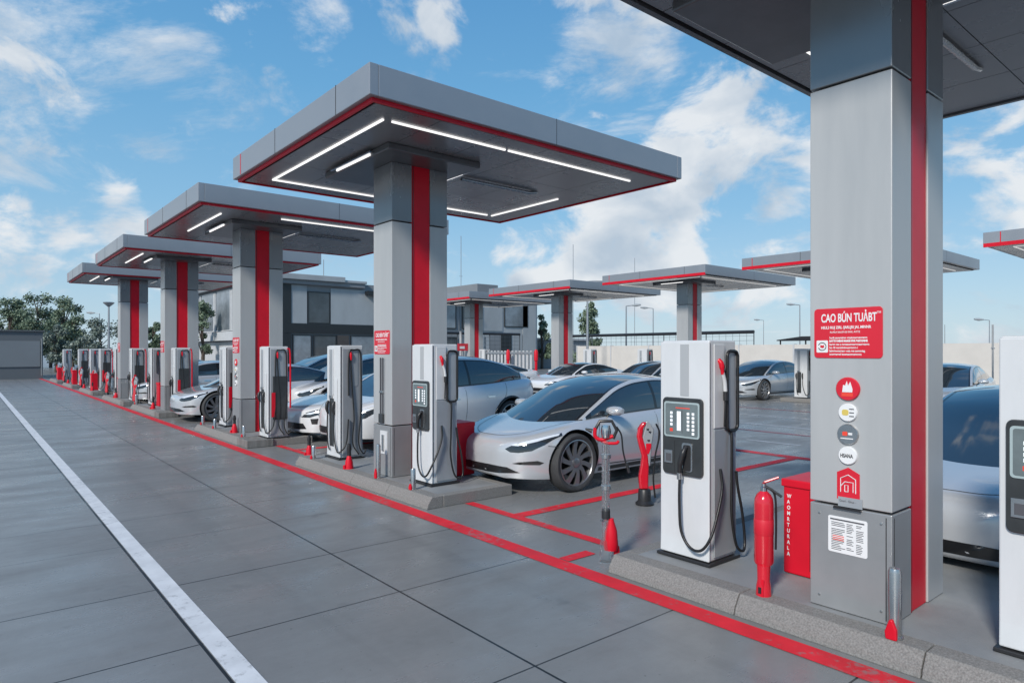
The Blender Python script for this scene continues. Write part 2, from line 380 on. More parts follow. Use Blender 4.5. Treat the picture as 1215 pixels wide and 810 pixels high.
# ------------------------------------------------------------------ ground, paint
def sheet(name, rects, m, z, kind='structure', nx=1):
    b=MB()
    for x0,x1,y0,y1 in rects: b.add([(x0,y0,z),(x1,y0,z),(x1,y1,z),(x0,y1,z)],[(0,1,2,3)],m)
    o=b.build(name); o['kind']=kind; return o
sheet('ground',[(-1500,1500,-1500,1500)],'ground',0)
def stripe(name, r, m, label): 
    o=sheet(name,[r],m,.004); return o
o=sheet('white_lane_line',[(1.11,1.24,-3,62)],'line_white',.004)
o=sheet('red_lane_line',[(3.69,3.865,-3,60)],'line_red',.004)
bay=[]
for k in range(-1,6):
    yb=5.37+6.05*k
    bay.append((3.87 if k==-1 else 4.55,10.4,yb-.08,yb+.08))
o=sheet('red_bay_lines',bay+[(4.43,4.55,4.0,6.18),(4.43,4.55,10.1,12.15),(3.875,4.2,3.93,4.05),(10.4,10.62,-6,34)],'line_red',.0045)
o=sheet('faded_red_lines',[(13.3,13.42,-6,34),(18.55,18.68,-6,34)],'line_red_faded',.004)
o=sheet('faded_white_lines',[(14.52,14.64,-6,34),(16.5,16.6,-6,34)]+[(11.85,11.95,y,y+1.1) for y in range(-6,34,2)],'line_white_faded',.004)

# ------------------------------------------------------------------ islands
IH=.13
T=[1.57,7.5,13.5,19.7,25.7]
isl=[(-.9,3.55),(6.2,9.95),(12.17,15.7),(19.1,22.9),(24.0,28.3),(30.4,34.6),(36.6,40.8),(42.8,47.2)]
names=['nearest grey concrete pump island with a speckled granite kerb at lower right','grey pump island under the second canopy, its kerb corner beside the silver sedan nose',
 'grey pump island under the third canopy column','grey pump island under the fourth canopy column','small grey pump island under the farthest of the left row canopies',
 'distant grey pump island just beyond the last left canopy','distant grey pump island second beyond the last left canopy','farthest grey pump island near the garage building']
for i,(y0,y1) in enumerate(isl):
    t=thing('pump_island',names[i],'traffic island',(3.98,y0,0),0,'pump islands along the lane')
    ln=y1-y0; W=1.17; x1=W if i else 6.2
    b=MB(); b.box(.17,x1-.12,.12,ln-.12,0,IH-.004,'island_top'); b.build('island_top',t)
    b=MB(); n=max(3,round(ln/1.0)); g=.003
    for k in range(n): b.slab([(-.05,0),(.17,0),(.17,IH),(.02,IH),(-.035,.05)],'y',ln*k/n+g,ln*(k+1)/n-g,'curb')
    for ya,yb in ((0,.12),(ln-.12,ln)): b.box(.17+g,x1,ya+.001,yb-.001,0,IH-.002,'curb')
    b.box(x1-.12,x1-.002,.122,ln-.122,0,IH-.002,'curb')
    b.build('kerb',t,bevel=.007)
    if i>1:
        b=MB(); b.box(-.056,.42,-.03,.55,0,IH+.012,'curb_block'); b.build('kerb_block',t,bevel=.012)

# ------------------------------------------------------------------ canopies
def canopy(label, x0,x1,y0,y1, cx,cy, detail=True, redface=False, lights='all', band=True):
    t=thing('canopy',label,'canopy',(cx,cy,0),0,'grey flat roofed canopies with a red striped column')
    X0,X1,Y0,Y1=x0-cx,x1-cx,y0-cy,y1-cy
    zb,zt=4.28,4.60
    b=MB(); e=.10
    b.box(X0,X0+e,Y0,Y1,zb,zt,'fascia'); b.box(X1-e,X1,Y0,Y1,zb,zt,'fascia')
    b.box(X0+e,X1-e,Y0,Y0+e,zb,zt,'fascia'); b.box(X0+e,X1-e,Y1-e,Y1,zb,zt,'fascia')
    f=b.build('fascia',t,bevel=.008)
    # panel joints in the fascia
    b=MB()
    for fr in (.18,.6): b.box(X0-.002,X0+.004,Y0+(Y1-Y0)*fr-.005,Y0+(Y1-Y0)*fr+.005,zb,zt+.001,'joint')
    for fr in (.5,): b.box(X0+(X1-X0)*fr-.003,X0+(X1-X0)*fr+.003,Y0-.001,Y0+.004,zb,zt+.001,'joint')
    b.build('panel_joint',f)
    b=MB(); b.box(X0-.003,X0+.004,Y1-.36,Y1-.34,zb+.01,zt-.02,'red_gloss'); b.build('red_tick',f)
    b=MB(); b.box(X0+e,X1-e,Y0+e,Y1-e,zt-.10,zt-.04,'soffit'); b.build('roof_deck',t)
    # soffit as separate metal panels with open seams
    b=MB(); s0=.13; nx=6; ny=3; g=.004
    xs=[X0+s0+(X1-X0-2*s0)*i/nx for i in range(nx+1)]; ys=[Y0+s0+(Y1-Y0-2*s0)*i/ny for i in range(ny+1)]
    for i in range(nx):
        for j in range(ny): b.box(xs[i]+g,xs[i+1]-g,ys[j]+g,ys[j+1]-g,4.255,4.30,'soffit')
    b.box(X0+s0,X1-s0,Y0+s0,Y1-s0,4.262,4.29,'joint'); b.build('soffit',t)
    if redface:
        b=MB(); b.box(X0-.006,X0+.05,Y0+.005,Y1-.005,zb-.035,zb+.055,'red_gloss'); b.build('red_band',t)
    elif not band:
        b=MB(); a=.06; q=.05; z0,z1=4.236,4.282
        b.box(X0+a,X1-a,Y0+a,Y0+a+q,z0,z1,'soffit_box'); b.box(X0+a,X1-a,Y1-a-q,Y1-a,z0,z1,'soffit_box'); b.box(X0+a,X0+a+q,Y0+a+q,Y1-a-q,z0,z1,'soffit_box'); b.box(X1-a-q,X1-a,Y0+a+q,Y1-a-q,z0,z1,'soffit_box'); b.build('edge_trim',t)
    else:
        b=MB(); a=.055; q=.034; z0,z1=4.242,4.282
        b.box(X0+a,X0+a+q,Y0+a,Y1-a,z0,z1,'red_gloss'); b.box(X1-a-q,X1-a,Y0+a,Y1-a,z0,z1,'red_gloss')
        b.box(X0+a+q,X1-a-q,Y0+a,Y0+a+q,z0,z1,'red_gloss'); b.box(X0+a+q,X1-a-q,Y1-a-q,Y1-a,z0,z1,'red_gloss'); b.build('red_band',t)
    # LED strips, rectangle inset
    i0=.40; z0,z1=4.238,4.262; lw=.025
    xa,xb,ya,yb=X0+i0,X1-i0-.2,Y0+.48,Y1-.50
    segs=[(xa,xa+lw,ya,yb)]
    if lights=='near': segs=[(xa+lw,1.95,yb-lw,yb)]
    elif lights=='all':
        mid=xa+(xb-xa)*.42
        segs+=[(xa+.12,mid,ya-lw/2,ya+lw/2),(mid+.05,xb,ya-lw/2,ya+lw/2),(xa+lw,xb-.12,yb-lw,yb),(xb-lw,xb,ya+(yb-ya)*.46,yb)]
    else: segs=[(xa+.15,xa+.15+lw,ya+.2,ya+(yb-ya)*.75)]+([(xa+1.2,xb-.5,ya,ya+lw)] if lights=='mid' else [])
    for s in segs:
        b=MB(); b.box(s[0],s[1],s[2],s[3],z0,z1,'led_dim' if redface else 'led'); b.build('light_strip',t)
    # dropped housing around the column head
    b=MB(); b.box(-.30,1.08,-.45,1.35,4.17,4.255,'soffit_box'); hb=b.build('housing',t,bevel=.015)
    for xx in (-.32,1.08):
        b=MB(); b.box(xx,xx+.03,.0,.95,4.185,4.20,'led'); b.build('lamp',hb)
        b=MB(); b.box(xx-.04,xx+.09,-.10,1.05,4.201,4.215,'chrome'); b.build('lamp_bracket',hb)
    b=MB(); b.tube([(1.3,.3,4.22),(2.6,.3,4.22),(2.75,.3,4.25)],.025,'steel'); b.build('pipe',t,smooth=40)
    # column: front block, recessed red strip, rear block
    z0=IH
    def blk(xa,xb,ya,yb,za,zb_,m,nm,par,bv=.006):
        b=MB(); b.box(xa,xb,ya,yb,za,zb_,m); return b.build(nm,par,bevel=bv)
    core=blk(.02,.83,.06,.43,z0,4.2,'joint','column',t,0)
    j=.007
    rear=blk(.575,.85,0,.49,z0,3.41,'column_paint','rear_cladding',core)
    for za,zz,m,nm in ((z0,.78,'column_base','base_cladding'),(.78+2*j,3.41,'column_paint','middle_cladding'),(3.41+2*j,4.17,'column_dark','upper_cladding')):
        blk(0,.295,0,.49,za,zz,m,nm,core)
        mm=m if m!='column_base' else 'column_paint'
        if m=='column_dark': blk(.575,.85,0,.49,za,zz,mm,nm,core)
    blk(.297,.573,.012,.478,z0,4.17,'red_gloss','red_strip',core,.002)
    blk(.315,.327,.006,.0115,z0,4.17,'red_dark','red_rib',core,.0)
    for yy,zz in ((.06,.20),(.43,.20),(.06,.72),(.43,.72)):
        b=MB(); b.lathe([(.008,0),(.008,-.003),(0,-.004)],'steel',c=(0,yy,zz),axis='x',n=10); b.build('screw',core)
    b=MB(); b.box(.03,.035,-.0015,0,z0+.02,.76,'joint')
    b.box(-.0015,0,.03,.035,z0+.02,.76,'joint'); b.build('panel_joint',core)
    return t
canopy('nearest canopy overhead, its wide grey column carrying the round badges at right',3.05,8.17,-1.1,3.19,4.21,1.57,lights='near',band=False)
canopy('large middle canopy lit underneath by a full rectangle of white light strips',3.09,8.17,5.92,10.2,4.23,7.5)
canopy('third canopy of the left row, directly behind the large lit one',3.07,8.17,12.0,16.3,4.23,13.5,lights='mid')
canopy('fourth canopy of the left row, between the third and the farthest one',3.02,8.1,18.5,22.9,4.2,19.7,lights='few')
canopy('farthest and smallest canopy of the left row, nearest the trees',2.98,8.1,25.3,29.3,4.15,25.9,lights='few')
canopy('back row canopy whose column stands beside the white slat fence',18.7,24.5,18.9,24.2,20.1,21.0,redface=True)
canopy('back row canopy whose column rises directly behind the nearest pump with a screen',18.8,24.8,12.7,17.25,20.1,14.3,redface=True)
canopy('back row canopy partly hidden behind the nearest grey column',18.6,24.5,6.6,11.25,20.1,8.6,redface=True)
canopy('back row canopy cut off by the right edge of the photo',19.0,24.8,.4,5.05,20.1,2.3,redface=True)
canopy('back row canopy farthest left with a grey box on its roof',18.6,24.5,25.6,30.4,20.1,27.6,redface=True)
t=thing('roof_unit','low dark grey equipment box on the farthest left back row canopy','roof unit',(19.3,25.9,4.6))
b=MB(); b.box(0,1.3,0,3.5,-.04,.42,'bld_mid'); b.build('casing',t,bevel=.02)
b=MB(); b.box(1.303,2.2,.2,3.0,-.04,.27,'bld_mid'); b.build('duct',t,bevel=.02)
t=thing('roof_unit','flat round grey vent on the back row canopy left of centre','roof unit',(21.2,19.8,4.56))
b=MB(); b.lathe([(.7,0),(.75,.1),(.7,.16),(0,.18)],'bld_mid'); b.build('cap',t,smooth=40)

# ------------------------------------------------------------------ signs and badges on the columns
def red_sign(loc, label, w=.41, h=.31, full=True):
    t=thing('information_sign',label,'sign',loc,0,'red information signs on the canopy columns')
    b=MB(); b.slab(rrect(w,h,.022),'x',-.006,0,'red_sign'); p=b.build('panel',t,bevel=.001)
    Y=w/2
    text('CAO BÚN TUẢBT',.072*h/.31,'title','white',p,(-.0065,Y-.045,h/2-.085),FACE_X,bold=.0016,xs=.58*w/.41)
    text('™',.03,'title_mark','white',p,(-.0065,-Y+.035,h/2-.05),FACE_X)
    text('HIUL3 RUJ ZIRL /JARLJRI JAL MINNR',.024,'subtitle','white',p,(-.0065,Y-.045,h/2-.128),FACE_X,bold=.0006,xs=.80*w/.41)
    text('RUARA RALRN IB RARL AVITIE',.018,'subtitle','white',p,(-.0065,Y-.10,h/2-.155),FACE_X,xs=.75*w/.41)
    rnd=random.Random(3)
    lines=['hurik aaremairan vraaiunanruannamn','RATTII VAIRNI MARGS FIVR BARTUNNR','bartm vas a rumeauumaarnmaermanna','lus rlii nuntulmimuurmmrn i','lainirimnnarnarr nuia rua aumnniag','iurarmarnai iauunaannmanmnra']
    for i,s in enumerate(lines): text(s,.0185,'small_print','white',p,(-.0065,Y-.097,h/2-.19-i*.0205),FACE_X,bold=.0004 if i!=1 else .001,xs=.82*w/.41 if i not in(1,) else .70*w/.41)
    b=MB(); b.slab(rrect(.072,.076,.006,c=(Y-.052,-h/2+.072)),'x',-.0075,-.0062,'white'); b.build('emblem_plate',p)
    b=MB(); ring=[]
    for k in range(33):
        a=R(20+320*k/32); ring.append((-.0085,Y-.052+.024*math.cos(a),-h/2+.072+.024*math.sin(a)))
    b.tube(ring,.0025,'glyph_dark',6); b.build('emblem_ring',p)
    b=MB(); b.slab([(Y-.052-.013,-h/2+.066),(Y-.052+.0,-h/2+.062),(Y-.052+.013,-h/2+.068),(Y-.052+.010,-h/2+.083),(Y-.052,-h/2+.078),(Y-.052-.010,-h/2+.082)],'x',-.0095,-.0076,'red_sign'); b.build('emblem_mark',p)
    return t
s0=red_sign((4.21,1.825,1.86),'large red sign reading CAO BÚN TUẢBT on the nearest grey column')
for i,(x,yy,l) in enumerate([(4.23,7.5,'small red sign on the second column, left of the pump with a blue screen'),(4.23,13.5,'small red sign on the third column of the left row'),
     (4.2,19.7,'tiny red sign on the fourth column of the left row'),(4.15,25.9,'tiny red sign on the farthest column of the left row')]):
    dup(s0,(x,yy+.255,1.86),0,l)
def badge_base(name,label,loc,r,face,rim='chrome',grp='round badges in a column on the nearest grey column'):
    t=thing(name,label,'badge',loc,0,grp)
    b=MB(); b.lathe([(r,0),(r,-.010),(r*.93,-.016),(0,-.016)],face,axis='x',n=36); b.build('disc',t,smooth=40); return t
bx=4.21; by=1.82
def badges(bx,by,where):
    t=badge_base('badge',f'red badge with white flame shape, topmost {where}',(bx,by,1.515),.072,'red_sign')
    b=MB(); b.slab([(.03,-.02),(-.03,-.02),(-.032,.0),(-.018,.045),(-.005,.02),(.002,.05),(.012,.02),(.024,.025)],'x',-.0175,-.016,'white'); b.build('flame_mark',t)
    b=MB(); b.box(-.0176,-.016,-.034,.034,-.046,-.024,'glyph_red'); b.build('red_bar',t)
    t=badge_base('badge',f'silver badge with yellow mark, second from top {where}',(bx,by,1.37),.056,'white')
    b=MB(); b.slab(rrect(.04,.036,.012,c=(.012,0)),'x',-.0175,-.016,'yellow'); b.build('yellow_mark',t)
    b=MB(); 
    for dz in (.022,.0,-.022): b.box(-.0176,-.016,-.04,-.012,dz-.003,dz+.003,'glyph_dark')
    b.build('text_line',t)
    t=badge_base('badge',f'dark badge with red centre, third from top {where}',(bx,by,1.235),.064,'steel')
    b=MB(); b.slab(rrect(.03,.026,.006,c=(.014,.004)),'x',-.0175,-.016,'glyph_red'); b.build('red_mark',t)
    b=MB(); b.box(-.0175,-.016,-.03,-.006,-.002,.012,'white'); b.box(-.0175,-.016,-.035,.04,-.028,-.022,'white'); b.build('text_line',t)
    t=badge_base('badge',f'round white badge with grey lettering, lowest {where}',(bx,by,1.105),.056,'white')
    text('HSANA',.032,'lettering','glyph_dark',t,(-.017,.042,-.012),FACE_X,bold=.001,xs=.72)
badges(bx,by,'on the nearest grey column')
badges(4.23,13.745,'on the third column from right')
t=thing('house_sticker','red house shaped sticker below the round badges on the nearest column','sticker',(bx,by,.93))
b=MB(); b.slab([(.068,-.10),(-.068,-.10),(-.068,.065),(0,.10),(.068,.065)],'x',-.003,0,'red_sign'); b.build('house_shape',t)
b=MB()
for p in ([(.045,-.055),(.045,.03),(0,.055),(-.045,.03),(-.045,-.055)],[(.045,-.02),(.02,.01),(-.03,.01),(-.03,-.05)],[(.02,-.05),(.02,-.01),(.0,-.01),(0,-.05),(.02,-.05)]):
    b.tube([(-.0045,y,z) for y,z in p],.0028,'white',5)
b.build('outline',t)
b=MB(); b.box(-.006,-.003,-.085,.06,-.145,-.085,'pump_grey'); p=b.build('plate',t)
text('Gouri - Ginus -',.02,'lettering','glyph_dark',p,(-.0065,.052,-.115),FACE_X,xs=.8)
b=MB(); b.box(-.02,0,-.08,.085,-.16,-.149,'black_plastic'); b.build('ledge',t)
t=thing('notice_label','white notice label with fine print on the base of the nearest column','label',(bx,1.825,.605))
b=MB(); b.slab(rrect(.235,.225,.012),'x',-.0025,0,'white'); p=b.build('paper',t)
b=MB(); b.box(-.0035,-.0025,-.10,.105,.088,.097,'glyph_dark'); rr=random.Random(5)
for cx0,cw in ((.055,.085),(-.018,.045),(-.075,.045)):
    for k in range(17):
        z=.075-k*.0105
        if rr.random()<.1: continue
        wv=cw*rr.uniform(.6,1); b.box(-.0032,-.0025,cx0+cw/2-wv,cx0+cw/2,z-.0032,z+.001,'glyph_dark')
b.build('print',p)
b=MB()
for k in range(3): b.box(-.0036,-.0033,.02,.09,-.012-k*.012,-.007-k*.012,'glyph_red')
b.build('red_print',p)

# ------------------------------------------------------------------ pumps
def cable(b, pts, r=.011): b.tube(spl(pts,8), r, 'black_rubber', 8)
def make_pump(label, loc, screen=True, alt=False, group='white charging pumps along the left row of islands'):
    t=thing('charging_pump',label,'charging pump',loc,0,group)
    H=1.70
    b=MB(); b.box(-.21,.21,-.245,.245,0,.022,'black_plastic'); b.build('base_plate',t,bevel=.004)
    b=MB()
    b.box(-.165,.19,-.215,.225,.024,H,'pump_white'); body=b.build('cabinet',t,bevel=.012)
    b=MB(); b.slab([(-.19,.03),(-.185,.16),(-.185,H-.01),(-.167,H-.01),(-.167,.03)],'y',-.225,.225,'pump_white'); fr=b.build('front_panel',t,bevel=.008)
    b=MB(); b.box(-.166,-.155,-.2165,.2265,.1,H-.02,'joint'); b.build('panel_gap',body)
    # side panels on the -Y face
    if screen:
        b=MB(); b.box(-.12,.175,-.228,-.2165,.05,1.02,'pump_grey'); b.box(-.12,.02,-.2275,-.217,1.03,H-.03,'pump_white'); b.build('side_panel',t,bevel=.006)
        b=MB(); b.slab(rrect(.13,.60,.03,c=(.10,1.31)),'y',-.235,-.2165,'pump_grey'); b.build('hose_holder',t,bevel=.006)
        b=MB(); lp=[(x,-.243,z) for x,z in rrect(.145,.615,.045,6,(.10,1.31))]; b.tube(lp+[lp[0]],.0125,'black_rubber',8,False); b.build('hose_loop',t,smooth=60)
        b=MB(); b.slab(rrect(.155,.052,.02,c=(0,0)),'x',-.19,-.1855,'pump_stripe')
        b=MB(); b.box(-.188,-.1848,-.045,.035,1.27,H-.03,'pump_stripe'); b.build('grey_stripe',fr,bevel=.001)
        b=MB(); b.slab(rrect(.37,.60,.035,c=(.005,.955)),'x',-.205,-.185,'bezel'); bz=b.build('control_panel',t,bevel=.006)
        b=MB(); b.slab(rrect(.325,.275,.02,c=(.008,1.085)),'x',-.209,-.205,'screen_rim'); b.slab(rrect(.298,.248,.014,c=(.008,1.085)),'x',-.2105,-.209,'screen'); sc=b.build('screen',bz)
        b=MB()
        for yy,n,m in ((.10,4,'glyph_white'),(-.055,5,'glyph_white'),(-.10,6,'glyph_white')):
            for k in range(n): b.box(-.2118,-.2106,yy-.011,yy+.011,1.125-k*.030,1.145-k*.030,m)
        b.box(-.2118,-.2106,.012,.048,1.0,1.15,'glyph_white'); b.box(-.2117,-.2106,.0-.002,.002,.98,1.16,'glyph_dark')
        b.build('screen_readout',sc)
        b=MB(); b.box(-.2118,-.2106,.086,.114,.99,1.015,'glyph_red'); b.box(-.2118,-.2106,-.07,.06,1.172,1.180,'glyph_red'); b.build('screen_red_text',sc)
        b=MB(); b.box(-.215,-.205,.09,.165,.74,.84,'steel'); b.box(-.217,-.215,.10,.15,.755,.815,'glyph_dark'); b.build('card_reader',bz,bevel=.002)
        b=MB(); b.box(-.2062,-.205,.072,.076,.67,.92,'joint'); b.build('panel_gap',bz)
        b=MB(); b.slab(rrect(.095,.22,.02,c=(-.045,.80)),'x',-.212,-.205,'steel'); b.slab(rrect(.07,.2,.018,c=(-.045,.795)),'x',-.2135,-.212,'joint'); b.build('holster',bz,bevel=.002)
        b=MB(); b.tube(spl([(-.215,-.04,.88),(-.245,-.035,.84),(-.25,-.01,.75),(-.235,.005,.665)],6),[.018]*6+[.022]*7+[.018]*6,'black_plastic',10)
        b.tube([(-.235,.005,.68),(-.233,.006,.63)],.022,'steel',10); b.build('plug',bz,smooth=50)
        b=MB(); cable(b,[(-.233,.006,.64),(-.245,0,.45),(-.25,-.02,.24),(-.25,-.10,.13),(-.25,-.20,.13),(-.22,-.265,.24),(-.12,-.262,.42),(-.06,-.255,.58),(-.05,-.232,.72)]); b.build('front_cable',t,smooth=60)
        b=MB(); cable(b,[(.085,-.24,1.0),(.08,-.25,.9),(.07,-.255,.6),(.06,-.262,.35),(.11,-.27,.12),(.2,-.275,.06),(.245,-.26,.14),(.225,-.25,.35),(.18,-.24,.55),(.165,-.235,.68)]); b.build('side_cable',t,smooth=60)
        b=MB(); b.tube(spl([(-.06,-.222,1.55),(-.055,-.245,1.52),(-.045,-.25,1.44)],5),[.018]*4+[.02]*4+[.014]*3,'red_gloss',10); a=b.build('hook_plug',t,smooth=50)
        b=MB(); b.tube(spl([(-.045,-.25,1.45),(-.02,-.252,1.38),(-.01,-.252,1.30)],5),.015,'pump_white',8); b.tube([(-.01,-.252,1.31),(-.008,-.252,1.24)],.018,'black_plastic',8); b.build('plug_grip',a,smooth=50)
        b=MB(); cable(b,[(-.008,-.25,1.25),(-.012,-.25,1.15),(-.012,-.245,1.04)],.008); b.build('plug_cable',a,smooth=60)
    else:
        # dispenser with a recessed slot in its narrow front and hoses along the side
        b=MB(); b.box(-.14,.175,-.228,-.2165,.05,H-.05,'pump_grey'); b.build('side_panel',t,bevel=.006)
        if alt:
            b=MB(); b.box(-.10,.17,-.250,-.229,.35,1.15,'bezel'); b.build('dark_side_box',t,bevel=.006)
            b=MB(); b.tube(spl([(.17,-.235,1.66),(.215,-.24,1.62),(.225,-.24,1.3),(.225,-.24,.55)],6),.016,'red_gloss',8); b.build('red_pipe',t,smooth=50)
            b=MB(); b.box(-.13,-.06,-.262,-.2505,.40,.85,'red_gloss'); b.build('red_holder',t,bevel=.006)
        b=MB(); b.box(-.192,-.1855,.02,.11,.95,H-.06,'pump_grey'); b.box(-.198,-.1855,.125,.15,.95,H-.05,'pump_white'); b.box(-.198,-.1855,-.02,.008,.95,H-.05,'pump_white')
        b.box(-.196,-.1855,-.15,-.06,.10,1.2,'pump_white'); b.build('front_rib',fr,bevel=.003)
        b=MB(); b.box(-.1925,-.185,-.02,.12,.18,.90,'bezel'); b.build('slot',fr,bevel=.002)
        b=MB(); b.box(-.21,-.192,.02,.11,.90,.945,'steel'); b.build('slot_cap',fr,bevel=.003)
        for yy in (.14,-.08):
            b=MB(); b.tube([(-.20,yy,.86),(-.225,yy,.82),(-.23,yy,.74),(-.21,yy-.005,.66)],[.014,.028,.026,.014],'black_plastic',8); b.build('plug',t,smooth=50)
            b=MB(); cable(b,[(-.215,yy,.68),(-.22,yy,.45),(-.22,yy-.03,.2),(-.215,yy-.07,.12)] if yy>0 else [(-.215,yy,.68),(-.225,yy-.02,.4),(-.225,yy-.1,.16),(-.2,yy-.17,.12),(-.10,-.26,.25),(-.06,-.25,.6)]); b.build('front_cable',t,smooth=60)
        b=MB(); b.slab(rrect(.13,.55,.03,c=(.04,1.36)),'y',-.233,-.228,'pump_grey'); b.build('hose_holder',t,bevel=.004)
        b=MB(); cable(b,[(-.05,-.24,.95),(-.055,-.242,1.3),(-.04,-.245,1.60),(.03,-.245,1.63),(.13,-.245,1.61),(.15,-.243,1.3),(.145,-.245,.7),(.10,-.26,.25),(.17,-.27,.07),(.23,-.25,.12)]); b.build('side_cable',t,smooth=60)
        b=MB(); cable(b,[(-.02,-.24,1.5),(0,-.245,1.1),(.03,-.25,.6),(.0,-.262,.25),(.10,-.27,.06)],.010); b.build('side_cable',t,smooth=60)
        b=MB(); b.tube([(-.02,-.235,1.60),(-.02,-.25,1.56),(-.015,-.25,1.48)],[.016,.022,.012],'red_gloss',8); b.build('hook_plug',t,smooth=50)
    return t
PX=4.50
pA=make_pump('tall white pump with hanging black cable left of the fire extinguisher',(PX,3.105,IH))
dup(pA,(PX,6.92,IH),0,'white pump with a blue screen in front of the second column')
dup(pA,(PX,.85,IH),0,'white pump cut off by the right edge of the photo')
pC=make_pump('narrow white pump on the second island, left of the second column',(PX,9.42,IH),False)
pD=make_pump('narrow pump prototype',(PX,12.42,IH),False,True)
for k_,(y,l,x) in enumerate([(12.42,'white pump on dark kerb block left of the white sporty car',PX),(14.95,'white pump left of the third column with the badges',PX),
   (19.3,'white pump on a dark kerb block in front of the fourth column',PX),(22.1,'white pump just left of the fourth column, beside a red cabinet',PX),
   (24.4,'white pump on a dark kerb block at the foot of the farthest column',4.38),(27.4,'small distant white pump left of the farthest column, red cabinet beside it',4.4),
   (30.8,'small distant white pump on its own dark kerb, first beyond the last left canopy',4.4),(33.4,'small distant white pump, second beyond the last left canopy',4.4),
   (37.0,'tiny distant white pump among the red stands, third beyond the last left canopy',4.4),(43.2,'tiny farthest white pump by the garage building corner',4.4)]):
    if k_==0: pD['label']=l
    else: dup(pD if k_%2==0 or k_ in (1,5) else pC,(x,y,IH),0,l)
g2='pumps of the back row'
for x,y,l in [(22.4,11.2,'back row pump on a small plinth right of the silver saloon'),(20.6,19.6,'back row pump at the foot of the column beside the white slat fence'),(20.3,16.4,'back row pump half hidden behind the roof of the silver sedan'),(20.6,27.0,'back row pump below the farthest left back canopy')]:
    dup(pC,(x,y,.12),0,l,g2)
    tp=thing('plinth','pale concrete plinth under the '+l.split(' pump')[0]+' pump '+' '.join(l.split(' pump ')[1].split()[:6]),'plinth',(x,y,0),0,'plinths of the back row pumps'); b=MB(); b.box(-.45,.45,-.6,.6,0,.12,'curb'); b.build('slab',tp,bevel=.01)

# ------------------------------------------------------------------ red cabinets, extinguisher, bollards, stands
def cabinet(loc,label,sx=.4,sy=.36,h=.68):
    t=thing('red_cabinet',label,'cabinet',loc,0,'red metal cabinets behind the columns')
    b=MB(); b.box(-sx/2,sx/2,-sy/2,sy/2,0,h,'red_gloss'); bd=b.build('body',t,bevel=.012)
    b=MB(); b.box(-sx/2-.012,sx/2+.004,-sy/2-.004,sy/2+.012,h-.05,h+.006,'red_gloss'); b.build('lid',t,bevel=.008)
    b=MB(); b.box(-sx/2-.0015,-sx/2,-.02,-.015,.05,h-.06,'red_dark'); b.build('door_gap',bd)
    for i,c in enumerate('WAOMRTURALA'): text(c,.038,'lettering','white',bd,(-sx/2-.002,sy/2-.03,h-.13-i*.042),FACE_X,bold=.001,xs=.8)
    return t
cb=cabinet((4.84,2.29,IH),'red metal cabinet with vertical white lettering beside the nearest column')
for loc,l in [((5.0,7.21,IH),'red metal cabinet between the second column and the pump with a blue screen'),((4.75,15.45,IH),'red metal cabinet behind the pump left of the third column'),((4.62,21.6,IH),'red metal cabinet beside the pump left of the fourth column'),((4.45,26.9,IH),'red cabinet at the pump left of the farthest column'),((4.3,32.2,IH),'distant red cabinet between the two pumps beyond the last left canopy'),((4.3,38.2,IH),'tiny distant red cabinet third beyond the canopies'),((4.3,44.6,IH),'tiny farthest red cabinet near the garage building')]:
    dup(cb,loc,0,l)
t=thing('fire_extinguisher','tall red fire extinguisher standing on the kerb beside the red cabinet','fire extinguisher',(4.12,2.33,IH))
b=MB(); r=.062; b.lathe([(.0,.20),(r*.9,.20),(r,.215),(r,.52),(r*1.0,.60),(r*.93,.635),(r*.7,.665),(r*.35,.685),(.02,.69),(0,.69)],'tank_red'); tk=b.build('tank',t,smooth=40)
b=MB(); b.lathe([(r+.001,.40),(r+.0015,.401),(r+.0015,.50),(r+.001,.501)],'red_sign'); b.build('label_band',tk,smooth=40)
b=MB(); b.lathe([(.022,.685),(.022,.71),(.016,.715),(.016,.735),(0,.735)],'chrome',n=14); b.build('valve',t,smooth=40)
b=MB(); b.tube([(0,0,.735),(-.02,-.02,.75),(.03,-.09,.785)],[.010,.009,.008],'tank_red',8); b.build('lever',t,smooth=40)
b=MB(); b.tube([(0,0,.72),(.02,-.04,.70),(.05,-.10,.655)],[.010,.009,.009],'black_plastic',8); b.build('handle',t,smooth=40)
b=MB(); b.tube(spl([(.02,-.01,.71),(.05,-.05,.66),(.05,-.06,.5),(.045,-.06,.30)],6),.007,'black_rubber',8); b.build('hose',t,smooth=60)
b=MB(); b.lathe([(.0,.0),(.05,0),(.047,.06),(.040,.10),(.043,.20),(.0,.21)],'tank_red',c=(-.02,-.01,0)); b.build('foot',t,smooth=40)
b=MB(); b.slab([(-.07,.0),(-.04,-.02),(-.035,.09),(-.06,.11)],'y',-.035,-.015,'red_gloss'); b.box(-.072,-.062,-.02,.0,.02,.06,'black_plastic'); b.build('clip',t)

